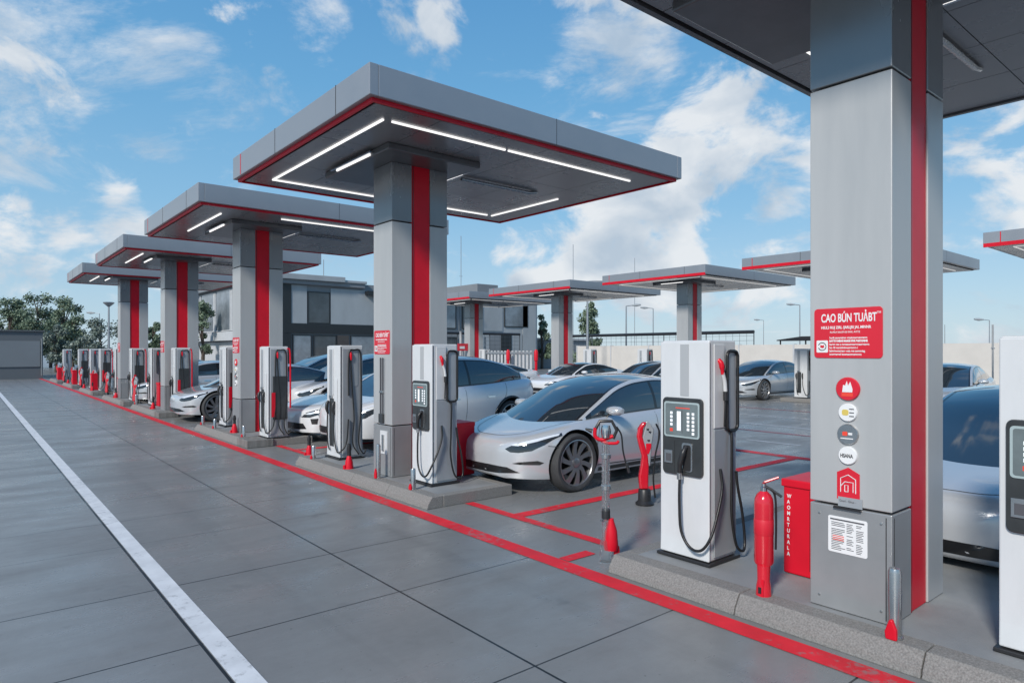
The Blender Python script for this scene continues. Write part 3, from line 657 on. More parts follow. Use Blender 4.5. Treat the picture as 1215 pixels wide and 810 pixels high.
def boot_bollard(loc,label,h=.42,r=.035,m='steel',grp='short metal bollards with a red boot on the kerbs'):
    t=thing('bollard',label,'bollard',loc,0,grp)
    b=MB(); b.lathe([(r,0),(r,h-.03),(r*.8,h-.008),(0,h)],m,n=18); b.build('post',t,smooth=40)
    b=MB(); b.lathe([(r*1.25,0),(r*1.25,.012),(r*.9,.014)],'steel',n=18); b.build('flange',t,smooth=40)
    b=MB(); b.slab([(-.03,0),(.03,0),(.035,.04),(.012,.11),(-.006,.115),(-.028,.06)],'x',-r-.022,-r+.004,'red_gloss'); b.build('red_boot',t,bevel=.008)
    return t
bb=boot_bollard((4.06,1.50,IH),'grey rounded bollard with a small red clip at the foot of the nearest column',.40,.036)
for loc,l,h in [((4.08,7.58,IH),'thin metal bollard with a red boot in front of the second column',.44),((4.06,6.70,IH),'short metal bollard with red boot in front of the blue screen pump',.25),((4.06,9.55,IH),'short bollard with red boot before the narrow pump on the second island',.2),
   ((4.06,12.75,IH),'short bollard with a red boot beside the pump on the third island',.22),((4.06,15.5,IH),'first of two tiny bollards left of the third island pumps',.2),((4.06,14.6,IH),'second of two tiny bollards at the third island pumps',.2),((4.06,22.7,IH),'tiny bollard with a red boot at the far end of the fourth island',.3)]:
    o=dup(bb,loc,0,l); o.scale=(.85,.85,h/.40)
# nozzle boots: black grip rising from a red cone with a hanging red flap
def nozzle_stand(loc,label,s=1.):
    t=thing('nozzle_stand',label,'nozzle stand',loc,0,'small red and black nozzle stands on the kerbs')
    b=MB(); b.lathe([(.062,0),(.058,.03),(.05,.10),(.028,.17),(.024,.18),(0,.18)],'red_gloss',n=16); b.build('cone',t,smooth=40)
    b=MB(); b.lathe([(.03,.18),(.026,.24),(.034,.27),(.022,.34),(0,.35)],'black_plastic',n=12); b.build('grip',t,smooth=40)
    b=MB(); b.slab([(-.02,-.04),(.02,-.10),(.035,-.09),(.03,.05),(-.015,.06)],'x',-.078,-.058,'red_gloss'); b.build('flap',t,bevel=.006)
    t.scale=(s,s,s); return t
ns=nozzle_stand((4.10,8.45,IH),'red cone stand with black grip on the second island kerb')
for loc,l in [((4.45,10.65,0),'red cone stand with black grip on the ground before the white sporty car'),((4.15,13.6,IH),'small red cone stand on the third island kerb'),((4.1,20.6,IH),'tiny red cone stand on the fourth island'),((4.08,26.3,IH),'tiny red cone stand at the farthest column'),((4.08,31.6,IH),'tiny red cone stand beyond the last left canopy'),((4.08,34.0,IH),'tiny red cone stand at the second distant pump'),((4.08,39.6,IH),'faint red cone stand near the garage building')]:
    dup(ns,loc,0,l)
# clear post with a connector cradle
t=thing('cable_post','clear tubular post with a black and red connector cradle left of the nearest pump','cable post',(4.12,3.74,0))
b=MB(); b.lathe([(.034,.18),(.034,1.0),(.030,1.0),(.030,.18),(.034,.18)],'clear',n=20,cap=False); b.build('clear_tube',t,smooth=40)
b=MB(); b.tube([(0,0,.1),(0,0,1.02)],.008,'steel'); b.tube([(.012,.012,.5),(.012,.012,1.02)],.006,'black_plastic'); b.build('inner_rod',t)
b=MB(); b.lathe([(.036,.36),(.036,.42),(.030,.44),(0,.44)],'black_plastic',n=16); b.build('collar',t,smooth=40)
for z_ in (.60,.86): b=MB(); b.lathe([(.036,z_),(.042,z_),(.042,z_+.03),(.036,z_+.03)],'steel',n=16); b.build('collar',t,smooth=40)
b=MB(); b.box(-.06,.06,-.012,.012,.342,.356,'steel'); b.build('cross_pin',t)
b=MB(); hx=[(0,-.085+.0,1.10),(0,-.05,1.165),(0,.05,1.165),(0,.09,1.09),(0,.06,1.02)]
hx=[(y*.7,y*-.71,z) for _,y,z in hx]
b.tube(hx,.014,'black_plastic',8); b.build('cradle',t,smooth=40)
b=MB(); b.tube(spl([(-.062,.062,1.11),(-.06,.065,1.04),(-.03,.03,1.01),(.02,-.02,1.03),(.04,-.045,1.045)],5),.016,'red_gloss',8); b.tube(spl([(-.02,.03,1.0),(.0,-.02,.985),(.05,-.07,.985),(.07,-.075,1.0)],5),.013,'red_gloss',8); b.build('red_rest',t,smooth=50)
b=MB(); b.tube([(-.08,.08,1.08),(-.12,.12,1.10)],[.02,.008],'black_plastic',8); b.lathe([(.035,1.03),(.045,1.08),(.035,1.13),(0,1.135)],'chrome',n=14,c=(.0,0,0)); b.build('connector',t,smooth=50)
b=MB(); cable(b,[(.06,-.065,1.12),(.09,-.09,1.05),(.10,-.10,.92),(.12,-.12,.80)],.007); b.tube([(.12,-.12,.82),(.135,-.135,.74)],.012,'black_plastic',8); b.build('lead',t,smooth=50)
b=MB(); b.lathe([(.055,.10),(.06,.14),(.05,.26),(.024,.34),(.022,.36),(0,.36)],'red_gloss',n=16,c=(.03,-.03,0)); b.build('red_boot',t,smooth=40)
b=MB(); b.slab([(.05,.0),(.10,-.0),(.085,.13),(.03,.15)],'y',-.075,-.045,'red_gloss'); b.build('flap',t,bevel=.006)
b=MB(); b.lathe([(.055,0),(.055,.10),(.045,.18),(0,.18)],'clear',n=16); b.build('socket',t,smooth=40)
# red charging handset standing on the bay
t=thing('handset_stand','curved red and grey charging handset standing beside the silver sedan door','charging handset',(5.98,4.84,0))
b=MB(); b.lathe([(.10,0),(.105,.02),(.075,.05),(.07,.17),(.062,.18),(0,.18)],'black_plastic',n=18); b.build('base',t,smooth=40)
rx=(.769,-.639)   # broad side
def ribbon(b, pts, d0, d1, m):    # pts (u,z,halfwidth)
    vs=[];fs=[]
    for u,z,h in pts:
        for s,d in ((-1,d0),(1,d0),(1,d1),(-1,d1)):
            uu=u+s*h; vs.append((uu*rx[0]+d*.639,uu*rx[1]+d*.769,z))
    n=len(pts)
    for i in range(n-1):
        for k in range(4): fs.append((i*4+k,i*4+(k+1)%4,(i+1)*4+(k+1)%4,(i+1)*4+k))
    fs+=[(0,1,2,3)[::-1],tuple((n-1)*4+k for k in range(4))]
    b.add(vs,fs,m)
b=MB(); ribbon(b,[(-.01,.18,.05),(-.015,.32,.055),(-.0,.45,.045),(.0,.56,.035),(-.035,.68,.035),(-.06,.78,.032),(-.045,.87,.03),(.0,.94,.025)],-.04,.04,'tank_red'); b.build('red_shell',t,bevel=.018,seg=3,smooth=50)
b=MB(); ribbon(b,[(.05,.44,.012),(.045,.60,.03),(.03,.68,.05),(.035,.78,.06),(.05,.85,.055),(.04,.92,.03),(.02,.95,.015)],-.03,.03,'pump_grey'); b.build('grey_shell',t,bevel=.012,smooth=50)
b=MB(); ribbon(b,[(.03,.58,.012),(.04,.66,.03),(.04,.70,.03)],-.036,-.03,'red_gloss'); b.build('trigger',t,bevel=.004)
b=MB(); b.tube(spl([(.10,-.085,.92),(.13,-.11,.80),(.09,-.08,.55),(.07,-.07,.30),(.09,-.08,.08)],6),.010,'black_rubber',8); b.build('lead',t,smooth=50)
b=MB()
for u,z in ((.03,.86),(.055,.83),(.04,.735)): b.cbox((u*rx[0]-.032*.639,u*rx[1]-.032*.769,z),(.022,.022,.016),'black_plastic')
b.build('button',t,bevel=.003)
for x_,y_,l in ((4.15,23.4,'small red handset stand on the ground before the farthest column'),(4.2,28.9,'small red handset stand at the far end of the farthest canopy island'),(4.25,32.4,'tiny red handset stand, nearest of those beyond the last left canopy'),(4.15,35.6,'tiny red handset stand, second beyond the last left canopy'),(4.2,38.9,'tiny red handset stand, third beyond the last left canopy'),(4.1,41.6,'tiny red handset stand, fourth beyond the last left canopy'),(4.2,45.5,'tiny red handset stand farthest away near the garage building')):
    dup(t,(x_,y_,0),0,l,'red handset stands among the far pumps')
# tube fixture and access plate on the second column
t=thing('tube_fixture','tall narrow clear fixture with two dark tubes on the second column','fixture',(4.23,7.74,0))
b=MB(); b.slab(rrect(.13,.86,.012,c=(0,1.22)),'x',-.006,0,'pump_grey'); b.build('back_plate',t)
b=MB(); b.tube([(-.018,.03,.84),(-.018,.03,1.66)],.009,'glyph_dark'); b.tube([(-.018,-.03,.84),(-.018,-.03,1.66)],.009,'glyph_dark'); b.build('tube',t)
b=MB(); b.box(-.035,-.0062,-.055,.055,.81,.93,'bezel'); b.box(-.03,-.0062,-.045,.045,1.2,1.23,'steel'); b.build('bracket',t,bevel=.004)
t=thing('access_plate','pale rectangular access plate on the base of the second column','access plate',(4.23,7.70,0))
b=MB(); b.slab(rrect(.18,.30,.01,c=(0,.56)),'x',-.012,0,'pump_white'); b.build('plate',t)
b=MB(); b.box(-.03,-.012,-.02,.02,.45,.66,'steel'); b.build('latch',t,bevel=.003)

# ------------------------------------------------------------------ cars
def scaled(pts, kx, kz, z0=.3): return [(x*kx, z0+(z-z0)*kz if z>z0 else z) for x,z in pts]
def make_car(name, label, loc, rotz=0, paint='paint_silver', style='sedan', detail=2):
    t=thing(name,label,'car',loc,rotz,'cars parked in the charging bays')
    if style=='suv': L_,W,kx,kz,wr=4.62,1.92,4.62/4.69,1.22,.37
    elif style=='coupe': L_,W,kx,kz,wr=4.45,1.84,4.45/4.69,.93,.34
    else: L_,W,kx,kz,wr=4.69,1.85,1.,1.,.362
    wk=W/1.85
    ztop=curve(scaled([(0,.47),(.03,.58),(.10,.66),(.25,.715),(.5,.77),(.9,.84),(1.25,.90),(1.6,.93),(3.9,.96),(4.25,1.06),(4.5,1.07),(4.62,1.02),(4.67,.9),(4.69,.75)],kx,kz))
    zsh=curve(scaled([(0,.46),(.03,.56),(.10,.635),(.25,.69),(.5,.765),(.85,.84),(1.25,.875),(1.8,.905),(3.2,.955),(4.0,1.0),(4.45,1.01),(4.6,.97),(4.67,.86),(4.69,.73)],kx,kz))
    wsh=curve([(x*kx,y*wk) for x,y in [(0,.66),(.3,.70),(.8,.745),(1.5,.765),(2.6,.785),(3.8,.77),(4.4,.72),(4.69,.68)]])
    wmx=curve([(x*kx,y*wk) for x,y in [(0,.88),(.4,.905),(.8,.92),(1.5,.905),(2.3,.905),(3.2,.91),(3.75,.925),(4.3,.905),(4.69,.87)]])
    zmd=curve(scaled([(0,.36),(.05,.43),(.2,.50),(.6,.60),(1.5,.60),(3,.64),(4,.70),(4.5,.74),(4.69,.70)],kx,kz))
    zbt=curve([(x*kx,z+(.05 if style=='suv' else 0)) for x,z in [(0,.30),(.03,.225),(.1,.195),(.4,.18),(1.2,.165),(3.6,.17),(4.3,.22),(4.55,.30),(4.66,.42),(4.69,.52)]])
    wbt=curve([(x*kx,y*wk) for x,y in [(0,.84),(.6,.86),(1.2,.84),(3.5,.85),(4.2,.84),(4.69,.80)]])
    xf,nf=.80*kx,2.35; xr,nr=.62*kx,2.8
    def pf(x):
        a=1.
        if x<xf: a=max(1e-4,1-((xf-x)/xf)**nf)**(1/nf)
        if x>L_-xr: a=max(1e-4,1-((x-(L_-xr))/xr)**nr)**(1/nr)
        return a
    def half(x):
        f=pf(x); zt,zs,ws,wm_,zm,zb,wb=ztop(x),zsh(x),wsh(x)*f,wmx(x)*f,zmd(x),zbt(x),wbt(x)*f
        P=[]
        for k in range(11):
            s=k/10; P.append((ws*s, zs+(zt-zs)*(1-s**2.3)+.012*math.sin(math.pi*s)**2*0))
        for k in range(1,9):
            a=math.pi/2*k/8; P.append((ws+(wm_-ws)*math.sin(a)**.95, zm+(zs-zm)*max(0,math.cos(a))**.85))
        for k in range(1,8):
            s=k/7; P.append((wb+(wm_-wb)*(1-s**1.6), zm+(zb+.05-zm)*s))
        P.append((wb-.02*f,zb+.012)); P.append((wb-.07*f,zb)); P.append((wb*.5,zb)); P.append((0,zb))
        return P
    xs=[]; n=84
    for i in range(n+1):
        u=i/n; xs.append(.003+(L_-.006)*(u-.115*math.sin(2*math.pi*u)/ (2*math.pi)*7.6 if False else (.5-.5*math.cos(math.pi*u))*.72+u*.28))
    rings=[]
    for x in xs:
        h=half(x); rings.append([(x,-y,z) for y,z in h]+[(x,y,z) for y,z in h[-2:0:-1]])
    m=len(rings[0]); V=[p for r in rings for p in r]; F=[]
    for i in range(len(rings)-1):
        for k in range(m): F.append((i*m+k,i*m+(k+1)%m,(i+1)*m+(k+1)%m,(i+1)*m+k))
    def capf(o,flip):
        hN=m//2
        for k in range(hN):
            a,b_,c,d=o+k,o+k+1,o+(m-k-1)%m,o+(m-k)%m
            q=[a,b_,c,d]; q=[v for j,v in enumerate(q) if v not in q[:j]]
            if len(q)>=3: F.append(tuple(q[::-1] if flip else q))
    capf(0,False); capf((len(rings)-1)*m,True)
    bvh=BVHTree.FromPolygons([Vector(v) for v in V],F)
    me=bpy.data.meshes.new('body'); me.from_pydata(V,[],F); me.materials.append(MATS[paint]); me.materials.append(MATS['under'])
    bm=bmesh.new(); bm.from_mesh(me); bmesh.ops.recalc_face_normals(bm,faces=bm.faces)
    for f in bm.faces:
        f.smooth=True
    bm.to_mesh(me); bm.free()
    body=bpy.data.objects.new('body',me); col.objects.link(body)
    fx,rxl=.845*kx if style!='suv' else .86,(.845+2.875)*kx if style!='suv' else 3.60
    if style=='coupe': fx=.80
    cut=MB()
    for x in (fx,rxl):
        for s in (-1,1): cut.lathe([(wr+.045,s*.50*wk),(wr+.045,s*1.2)],'under',c=(x,0,wr+.005),axis='y',n=48)
    co_=cut.build('cut'); bo=body.modifiers.new('b','BOOLEAN'); bo.object=co_; bo.operation='DIFFERENCE'; bo.solver='EXACT'; bo.material_mode='TRANSFER'
    dg=bpy.context.evaluated_depsgraph_get(); nm=bpy.data.meshes.new_from_object(body.evaluated_get(dg)); body.modifiers.clear(); body.data=nm
    bpy.data.objects.remove(co_); nm.set_sharp_from_angle(angle=R(32)); body.parent=t
    # --- decals cast on the body
    def poly_decal(nm_, poly, mode, m_, off=.004, side=0, dens=.05, par=None, smooth=40, mat2=None):
        bm=bmesh.new(); vs=[bm.verts.new((a,b_,0)) for a,b_ in poly]; bm.faces.new(vs)
        a0,a1=min(p[0] for p in poly),max(p[0] for p in poly); b0,b1=min(p[1] for p in poly),max(p[1] for p in poly)
        x=a0+dens
        while x<a1: bmesh.ops.bisect_plane(bm,geom=bm.verts[:]+bm.edges[:]+bm.faces[:],plane_co=(x,0,0),plane_no=(1,0,0)); x+=dens
        x=b0+dens
        while x<b1: bmesh.ops.bisect_plane(bm,geom=bm.verts[:]+bm.edges[:]+bm.faces[:],plane_co=(0,x,0),plane_no=(0,1,0)); x+=dens
        for v in bm.verts:
            a,b_=v.co.x,v.co.y
            if mode=='front': o_,d=Vector((-1,a,b_)),Vector((1,0,0))
            elif mode=='rear': o_,d=Vector((L_+1,a,b_)),Vector((-1,0,0))
            elif mode=='side': o_,d=Vector((a,side*2,b_)),Vector((0,-side,0))
            else: o_,d=Vector((a,b_,3)),Vector((0,0,-1))
            h,nn,_,_=bvh.ray_cast(o_,d)
            if h is None:
                h,nn,_,_=bvh.find_nearest(o_+d*1.3)
            if nn.dot(d)>0: nn=-nn
            v.co=h+nn*off
        bmesh.ops.triangulate(bm,faces=bm.faces)
        me_=bpy.data.meshes.new(nm_); bm.to_mesh(me_); bm.free(); me_.materials.append(MATS[m_]); me_.shade_smooth()
        o_=bpy.data.objects.new(nm_,me_); col.objects.link(o_); o_.parent=par or t; return o_
    def gap(nm_,line,mode,side=0,w=.007,m_='joint',par=None,off=.002):
        pts=spl([(a,b_,0) for a,b_ in line],8); vs=[];fs=[]
        for i,p in enumerate(pts):
            tt=(pts[min(i+1,len(pts)-1)]-pts[max(i-1,0)]).normalized(); nn_=Vector((-tt.y,tt.x,0))*w/2
            for q in (p+nn_,p-nn_):
                if mode=='side': o_,d=Vector((q.x,side*2,q.y)),Vector((0,-side,0))
                elif mode=='front': o_,d=Vector((-1,q.x,q.y)),Vector((1,0,0))
                else: o_,d=Vector((q.x,q.y,3)),Vector((0,0,-1))
                h,nn2,_,_=bvh.ray_cast(o_,d)
                if h is None: h,nn2,_,_=bvh.find_nearest(o_+d*1.2)
                if nn2.dot(d)>0: nn2=-nn2
                vs.append(h+nn2*off)
        for i in range(len(pts)-1): fs.append((2*i,2*i+1,2*i+3,2*i+2))
        b=MB(); b.add(vs,fs,m_); return b.build(nm_,par or body)
    # --- greenhouse
    if style=='suv': rail=[(1.02,1.12),(1.45,1.34),(1.95,1.54),(2.5,1.61),(3.05,1.59),(3.6,1.48),(4.05,1.30),(4.32,1.19)]; bul=.34
    elif style=='coupe': rail=[(1.22,.84),(1.65,1.05),(2.1,1.21),(2.5,1.245),(2.9,1.22),(3.4,1.10),(3.8,.99),(3.95,.955)]; bul=.34
    else: rail=[(1.08,.875),(1.45,1.06),(1.9,1.26),(2.25,1.335),(2.65,1.36),(3.05,1.33),(3.5,1.225),(3.95,1.09),(4.15,1.02)]; bul=.36
    zr=curve(rail); xa,xc=rail[0][0],rail[-1][0]
    belt=lambda x: min(zr(x), zsh(x)-.005)
    yb_=lambda x: wsh(x)*pf(x)+.012
    yr=lambda x: yb_(x)-.40*max(0,zr(x)-belt(x))
    NU=72; U=[xa+(xc-xa)*(.5-.5*math.cos(math.pi*i/NU))*.6+(xc-xa)*.4*i/NU for i in range(NU+1)]
    xw=xa+(rail[3][0]-xa)*.93; xg=rail[-1][0]-(rail[-1][0]-rail[-4][0])*.98
    crown=.055
    def top(x,s):
        u=(x-xa)/(xc-xa); uw=(xw-xa)/(xc-xa); ug=(xg-xa)/(xc-xa)
        dx=0; fr=max(0,1-u/uw); bk=max(0,(u-ug)/(1-ug))
        dx=-bul*fr**1.1*(1-abs(s)**2.1)+.22*bk**1.2*(1-abs(s)**2.1)
        dz=crown*(1-s*s)*min(1,(1-fr))*(1-bk)
        if fr>0: dz+=(ztop(xa-bul)-.012-zr(xa))*(fr**1.3)*(1-abs(s)**2)
        if bk>0: dz+=(ztop(min(xc+.22,L_-.2))-.012-zr(xc))*(bk**1.5)*(1-abs(s)**2)
        return Vector((x+dx,s*yr(x),zr(x)+dz))
    S=[-1,-.975,-.945,-.9]+[-.8+.1*k for k in range(17)]+[.9,.945,.975,1]
    S=sorted(set(round(s,4) for s in S))
    parts={'windshield':MB(),'roof':MB(),'rear_window':MB(),'cabin_frame':MB()}
    grid=[[top(x,s) for s in S] for x in U]
    for i in range(NU):
        xm=(U[i]+U[i+1])/2
        for j in range(len(S)-1):
            sm=(S[j]+S[j+1])/2; q=[grid[i][j],grid[i][j+1],grid[i+1][j+1],grid[i+1][j]]
            edge=abs(sm)>.945
            if edge: k_,mm='cabin_frame',paint
            elif xm<xw: k_,mm='windshield','car_glass'
            elif xm<xg: k_,mm='roof',('car_glass' if style=='sedan' and detail==2 else paint)
            else: k_,mm='rear_window','car_glass'
            if not edge and abs(sm)>.90 and k_!='roof': mm='car_trim'
            parts[k_].add(q,[(0,1,2,3)],mm)
    Vv=[0,.05,.14,.26,.4,.55,.7,.82,.88,.93,1.]
    def sidep(x,v,sd):
        b0=Vector((x,sd*yb_(x),belt(x))); b1=Vector((x,sd*yr(x),zr(x))); p=b0.lerp(b1,v); p.y+=sd*.03*math.sin(math.pi*v)*min(1,(zr(x)-belt(x))/.3); return p
    xB=xa+(xc-xa)*.47; 
    win={}
    for sd in (-1,1):
        for i in range(NU):
            xm=(U[i]+U[i+1])/2
            hgt=zr(xm)-belt(xm)
            for j in range(len(Vv)-1):
                vm=(Vv[j]+Vv[j+1])/2
                q=[sidep(U[i],Vv[j],sd),sidep(U[i],Vv[j+1],sd),sidep(U[i+1],Vv[j+1],sd),sidep(U[i+1],Vv[j],sd)]
                if hgt<.045 or vm>.91 or xm>xc-.28*kx: parts['cabin_frame'].add(q,[(0,1,2,3)],paint)
                elif vm<.05 or vm>.88 or hgt<.085 or abs(xm-xB)<.045 or xm>xc-.33*kx: parts['cabin_frame'].add(q,[(0,1,2,3)],'car_trim')
                else:
                    key=(sd,'f' if xm<xB else 'r'); win.setdefault(key,MB()).add(q,[(0,1,2,3)],'car_glass')
    def weld(o):
        bm=bmesh.new(); bm.from_mesh(o.data); bmesh.ops.remove_doubles(bm,verts=bm.verts,dist=.0008); bmesh.ops.recalc_face_normals(bm,faces=bm.faces); bm.to_mesh(o.data); bm.free(); o.data.shade_smooth(); o.data.set_sharp_from_angle(angle=R(50))
    for k_,b in parts.items(): weld(b.build(k_,t,smooth=50))
    for b in win.values(): weld(b.build('side_window',t,smooth=50))
    # floor under the cabin so nothing shows through
    # --- wheels
    wrim=wr*.80
    def wheel(x,sd):
        w_=MB(); y0=sd*(wmx(x)-.235); y1=sd*(wmx(x)-.012); o=lambda f:(y0+(y1-y0)*f)
        w_.lathe([(wrim*.60,o(.35)),(wrim*.60,o(.45)),(.0,o(.45))],'rim_back',axis='y',n=32); wo=w_.build('wheel',t,smooth=40,loc=(x,0,wr))
        b=MB(); prof=[(wrim,o(.02)),(wr*.93,o(0)),(wr*.985,o(.10)),(wr,o(.25)),(wr,o(.75)),(wr*.985,o(.90)),(wr*.93,o(1.0)),(wr*.86,o(1.005)),(wrim*1.02,o(.975)),(wrim,o(.95)),(wrim,o(.02))]
        b.lathe(prof,'tyre',axis='y',n=56,cap=False); b.build('tyre',wo,smooth=30)
        b=MB(); b.lathe([(wrim*1.0,o(.97)),(wrim*.955,o(.985)),(wrim*.93,o(.93)),(wrim*.90,o(.5)),(wrim*.9,o(.1))],'rim',axis='y',n=48,cap=False)
        ns=10 if style=='sedan' else 5
        for k in range(ns):
            for dd in ((0,) if ns==10 else (-.16,.16)):
                a=2*math.pi*k/ns; vs=[]
                st=[(.16,.0),(.45,.10),(.75,.22),(.95,.30)] if ns==10 else [(.16,dd*.6),(.5,dd*.8),(.95,dd*1.3)]
                hw=[.035,.026,.030,.040] if ns==10 else [.03,.022,.02]
                for (rr_,da),h_ in zip(st,hw):
                    an=a+da*sd*(1 if ns==10 else 1); cx_,cz_=math.cos(an),math.sin(an)
                    for q,dy in ((-h_,.93),(h_,.93),(h_,.80),(-h_,.80)):
                        vs.append((rr_*wrim*cx_-q*cz_, y0+(y1-y0)*(dy-.04*(rr_<.3)), rr_*wrim*cz_+q*cx_))
                fs=[]
                for i in range(len(st)-1):
                    for c in range(4): fs.append((i*4+c,i*4+(c+1)%4,(i+1)*4+(c+1)%4,(i+1)*4+c))
                b.add(vs,fs,'rim')
        b.lathe([(wrim*.20,o(.8)),(wrim*.20,o(.93)),(wrim*.12,o(.96)),(0,o(.96))],'rim',axis='y',n=20); b.build('rim',wo,smooth=30)
        if style=='suv':
            b=MB(); ring=[]
            for k in range(29):
                a=R(-12+204*k/28); px_,pz=x+(wr+.065)*math.cos(a),wr+.01+(wr+.065)*math.sin(a)
                h,nn,_,_=bvh.ray_cast(Vector((px_,sd*2,pz)),Vector((0,-sd,0)))
                ring.append((px_,(h.y if h else sd*wmx(x)),pz))
            b.tube(ring,.028,'car_trim',8); b.build('wheel_arch_trim',t,smooth=50)
    for x in (fx,rxl):
        for sd in (-1,1): wheel(x,sd)
    kz_=lambda z: .3+(z-.3)*kz if z>.3 else z
    # --- lamps, grille, gaps
    for sd in (-1,1):
        if style=='coupe': pl=[(.42,.50),(.60,.50),(.76,.57),(.82,.65),(.70,.66),(.52,.60)]
        else: pl=[(.43,.555),(.50,.520),(.60,.518),(.72,.545),(.81,.615),(.875,.715),(.855,.745),(.72,.690),(.56,.630)]
        pl=[(sd*y*wk,kz_(z)) for y,z in pl]
        hl=poly_decal('headlight',pl,'front','lamp_dark',off=.004,dens=.03)
        br=[(.50,.598),(.58,.596),(.74,.650),(.858,.715),(.85,.738),(.72,.684),(.56,.626)] if style!='coupe' else [(.46,.555),(.60,.56),(.74,.61),(.72,.63),(.55,.59)]
        poly_decal('lamp_strip',[(sd*y*wk,kz_(z)) for y,z in br],'front','lamp_bright',off=.008,dens=.03,par=hl)
        tl=[(.55,.83),(.80,.80),(.86,.86),(.84,.93),(.62,.91)]
        poly_decal('tail_light',[(sd*y*wk,kz_(z)) for y,z in tl],'rear','lamp_red',dens=.04)
        if style=='sedan': poly_decal('side_intake',[(sd*y,z) for y,z in [(.52,.385),(.60,.405),(.76,.425),(.80,.40),(.77,.375),(.60,.375)]],'front','bezel',dens=.04)
        if style=='coupe': poly_decal('side_intake',[(sd*y,z) for y,z in [(.60,.46),(.72,.47),(.70,.36),(.62,.36)]],'front','car_trim',dens=.04)
        zb_=lambda x: belt(x)-.02
        gap('door_gap',[(1.22*kx,kz_(.36)),(1.20*kx,kz_(.55)),(1.27*kx,kz_(.78)),(1.36*kx,zb_(1.36*kx))],'side',sd)
        gap('door_gap',[(2.42*kx,.30),(2.44*kx,kz_(.55)),(2.44*kx,zb_(2.44*kx))],'side',sd)
        gap('door_gap',[(3.22*kx,.36),(3.26*kx,kz_(.52)),(3.50*kx,kz_(.76)),(3.55*kx,zb_(3.55*kx))],'side',sd)
        gap('sill_gap',[(1.25*kx,.29),(2.3*kx,.275),(3.2*kx,.29)],'side',sd,w=.012)
        poly_decal('sill',[(1.28*kx,.255),(3.2*kx,.255),(3.2*kx,.205),(1.28*kx,.205)],'side','car_trim',side=sd,dens=.1)
        for hx_ in (2.15*kx,3.1*kx): poly_decal('door_handle',rrect(.20,.028,.012,3,(hx_,kz_(.745))),'side','chrome',side=sd,off=.008)
        # mirror
        b=MB(); mx_=rail[0][0]+.42; mz=zsh(mx_)+.07; my=yb_(mx_)
        prof=[(0,.0,.04,.03),(.02,.01,.065,.048),(.10,.012,.085,.062),(.19,.014,.078,.056),(.225,.02,.05,.038)]
        vs=[];fs=[]
        for o_,dx_,hx2,hz in prof:
            for k in range(12):
                a=2*math.pi*k/12; vs.append((mx_+dx_+hx2*math.cos(a)*1.0, sd*(my+.04+o_), mz+hz*math.sin(a)+.01))
        for i in range(4):
            for k in range(12): fs.append((i*12+k,i*12+(k+1)%12,(i+1)*12+(k+1)%12,(i+1)*12+k))
        fs+=[tuple(range(12)),tuple(range(48,60))[::-1]]
        b.add(vs,fs,paint); mi=b.build('mirror',t,smooth=60)
        b=MB(); b.tube([(mx_+.01,sd*(my-.02),mz-.09),(mx_+.01,sd*(my+.08),mz-.03)],.016,'car_trim',8); b.build('mirror_arm',mi,smooth=50)
    if style=='sedan':
        poly_decal('grille',[(-.60,.275),(-.46,.335),(-.2,.35),(.2,.35),(.46,.335),(.60,.275),(.35,.255),(-.35,.255)],'front','car_trim',dens=.05)
    elif style=='coupe':
        poly_decal('grille',[(-.52,.27),(-.46,.37),(-.2,.38),(.2,.38),(.46,.37),(.52,.27),(.35,.255),(-.35,.255)],'front','car_trim',dens=.05)
    else:
        poly_decal('grille',[(-.5,.32),(-.44,.42),(.44,.42),(.5,.32),(.3,.30),(-.3,.30)],'front','car_trim',dens=.05)
    gap('hood_gap',[(xa-.15,-.74*wk),(.75*kx,-.66*wk),(.38*kx,-.50*wk),(.20*kx,-.25*wk),(.17*kx,0),(.20*kx,.25*wk),(.38*kx,.50*wk),(.75*kx,.66*wk),(xa-.15,.74*wk)],'top')
    gap('bumper_gap',[(.40*kx,kz_(.53)),(.48*kx,kz_(.42)),(.50*kx,kz_(.34))] if False else [(.42*kx,kz_(.60)),(.55*kx,kz_(.585))],'side',-1)
    poly_decal('rear_bumper_trim',[(-.6,.40),(.6,.40),(.55,.34),(-.55,.34)],'rear','car_trim',dens=.06)
    poly_decal('licence_plate',[(-.26,kz_(.62)),(.26,kz_(.62)),(.26,kz_(.73)),(-.26,kz_(.73))],'rear','white',dens=.06)
    return t
CG='cars parked in the charging bays'
sedan=make_car('parked_car','silver electric sedan with ten spoke wheels in the front bay beside the second island',(5.02,6.70,0),0,'paint_silver','sedan')
suv=make_car('parked_car','large silver crossover with black wheel arches parked just behind the silver sedan',(4.95,10.98,0),R(6),'paint_light','suv')
coupe=make_car('parked_car','white sporty car with wide black front intake behind the second island pumps',(4.86,12.66,0),R(6),'paint_white','coupe')
other=make_car('parked_car','silver saloon seen side on, nose behind the nearest pump with a screen',(21.0,13.2,0),0,'paint_grey','sedan',detail=1)
dup(sedan,(5.62,1.72,0),0,'silver sedan between the nearest column and the cut off pump at right')
dup(sedan,(4.0,18.05,0),0,'white car nose with a dark wheel showing in front of the fourth column')
dup(suv,(6.6,17.2,0),0,'pale car roof showing above the white sporty car, nearer of two roofs')
dup(other,(4.2,24.6,0),0,'small distant silver car between the far pumps')
dup(other,(4.6,30.0,0),0,'tiny distant silver car beyond the last left canopy')
dup(coupe,(16.4,18.4,0),0,'white coupe with bright headlight parked behind the crossover, near the white slat fence')
dup(other,(16.2,14.5,0),0,'silver car whose roof and windscreen show just above the silver sedan roof')
dup(other,(18.3,6.0,0),R(8),'grey car roof against the cream wall at the right, behind the sedan')
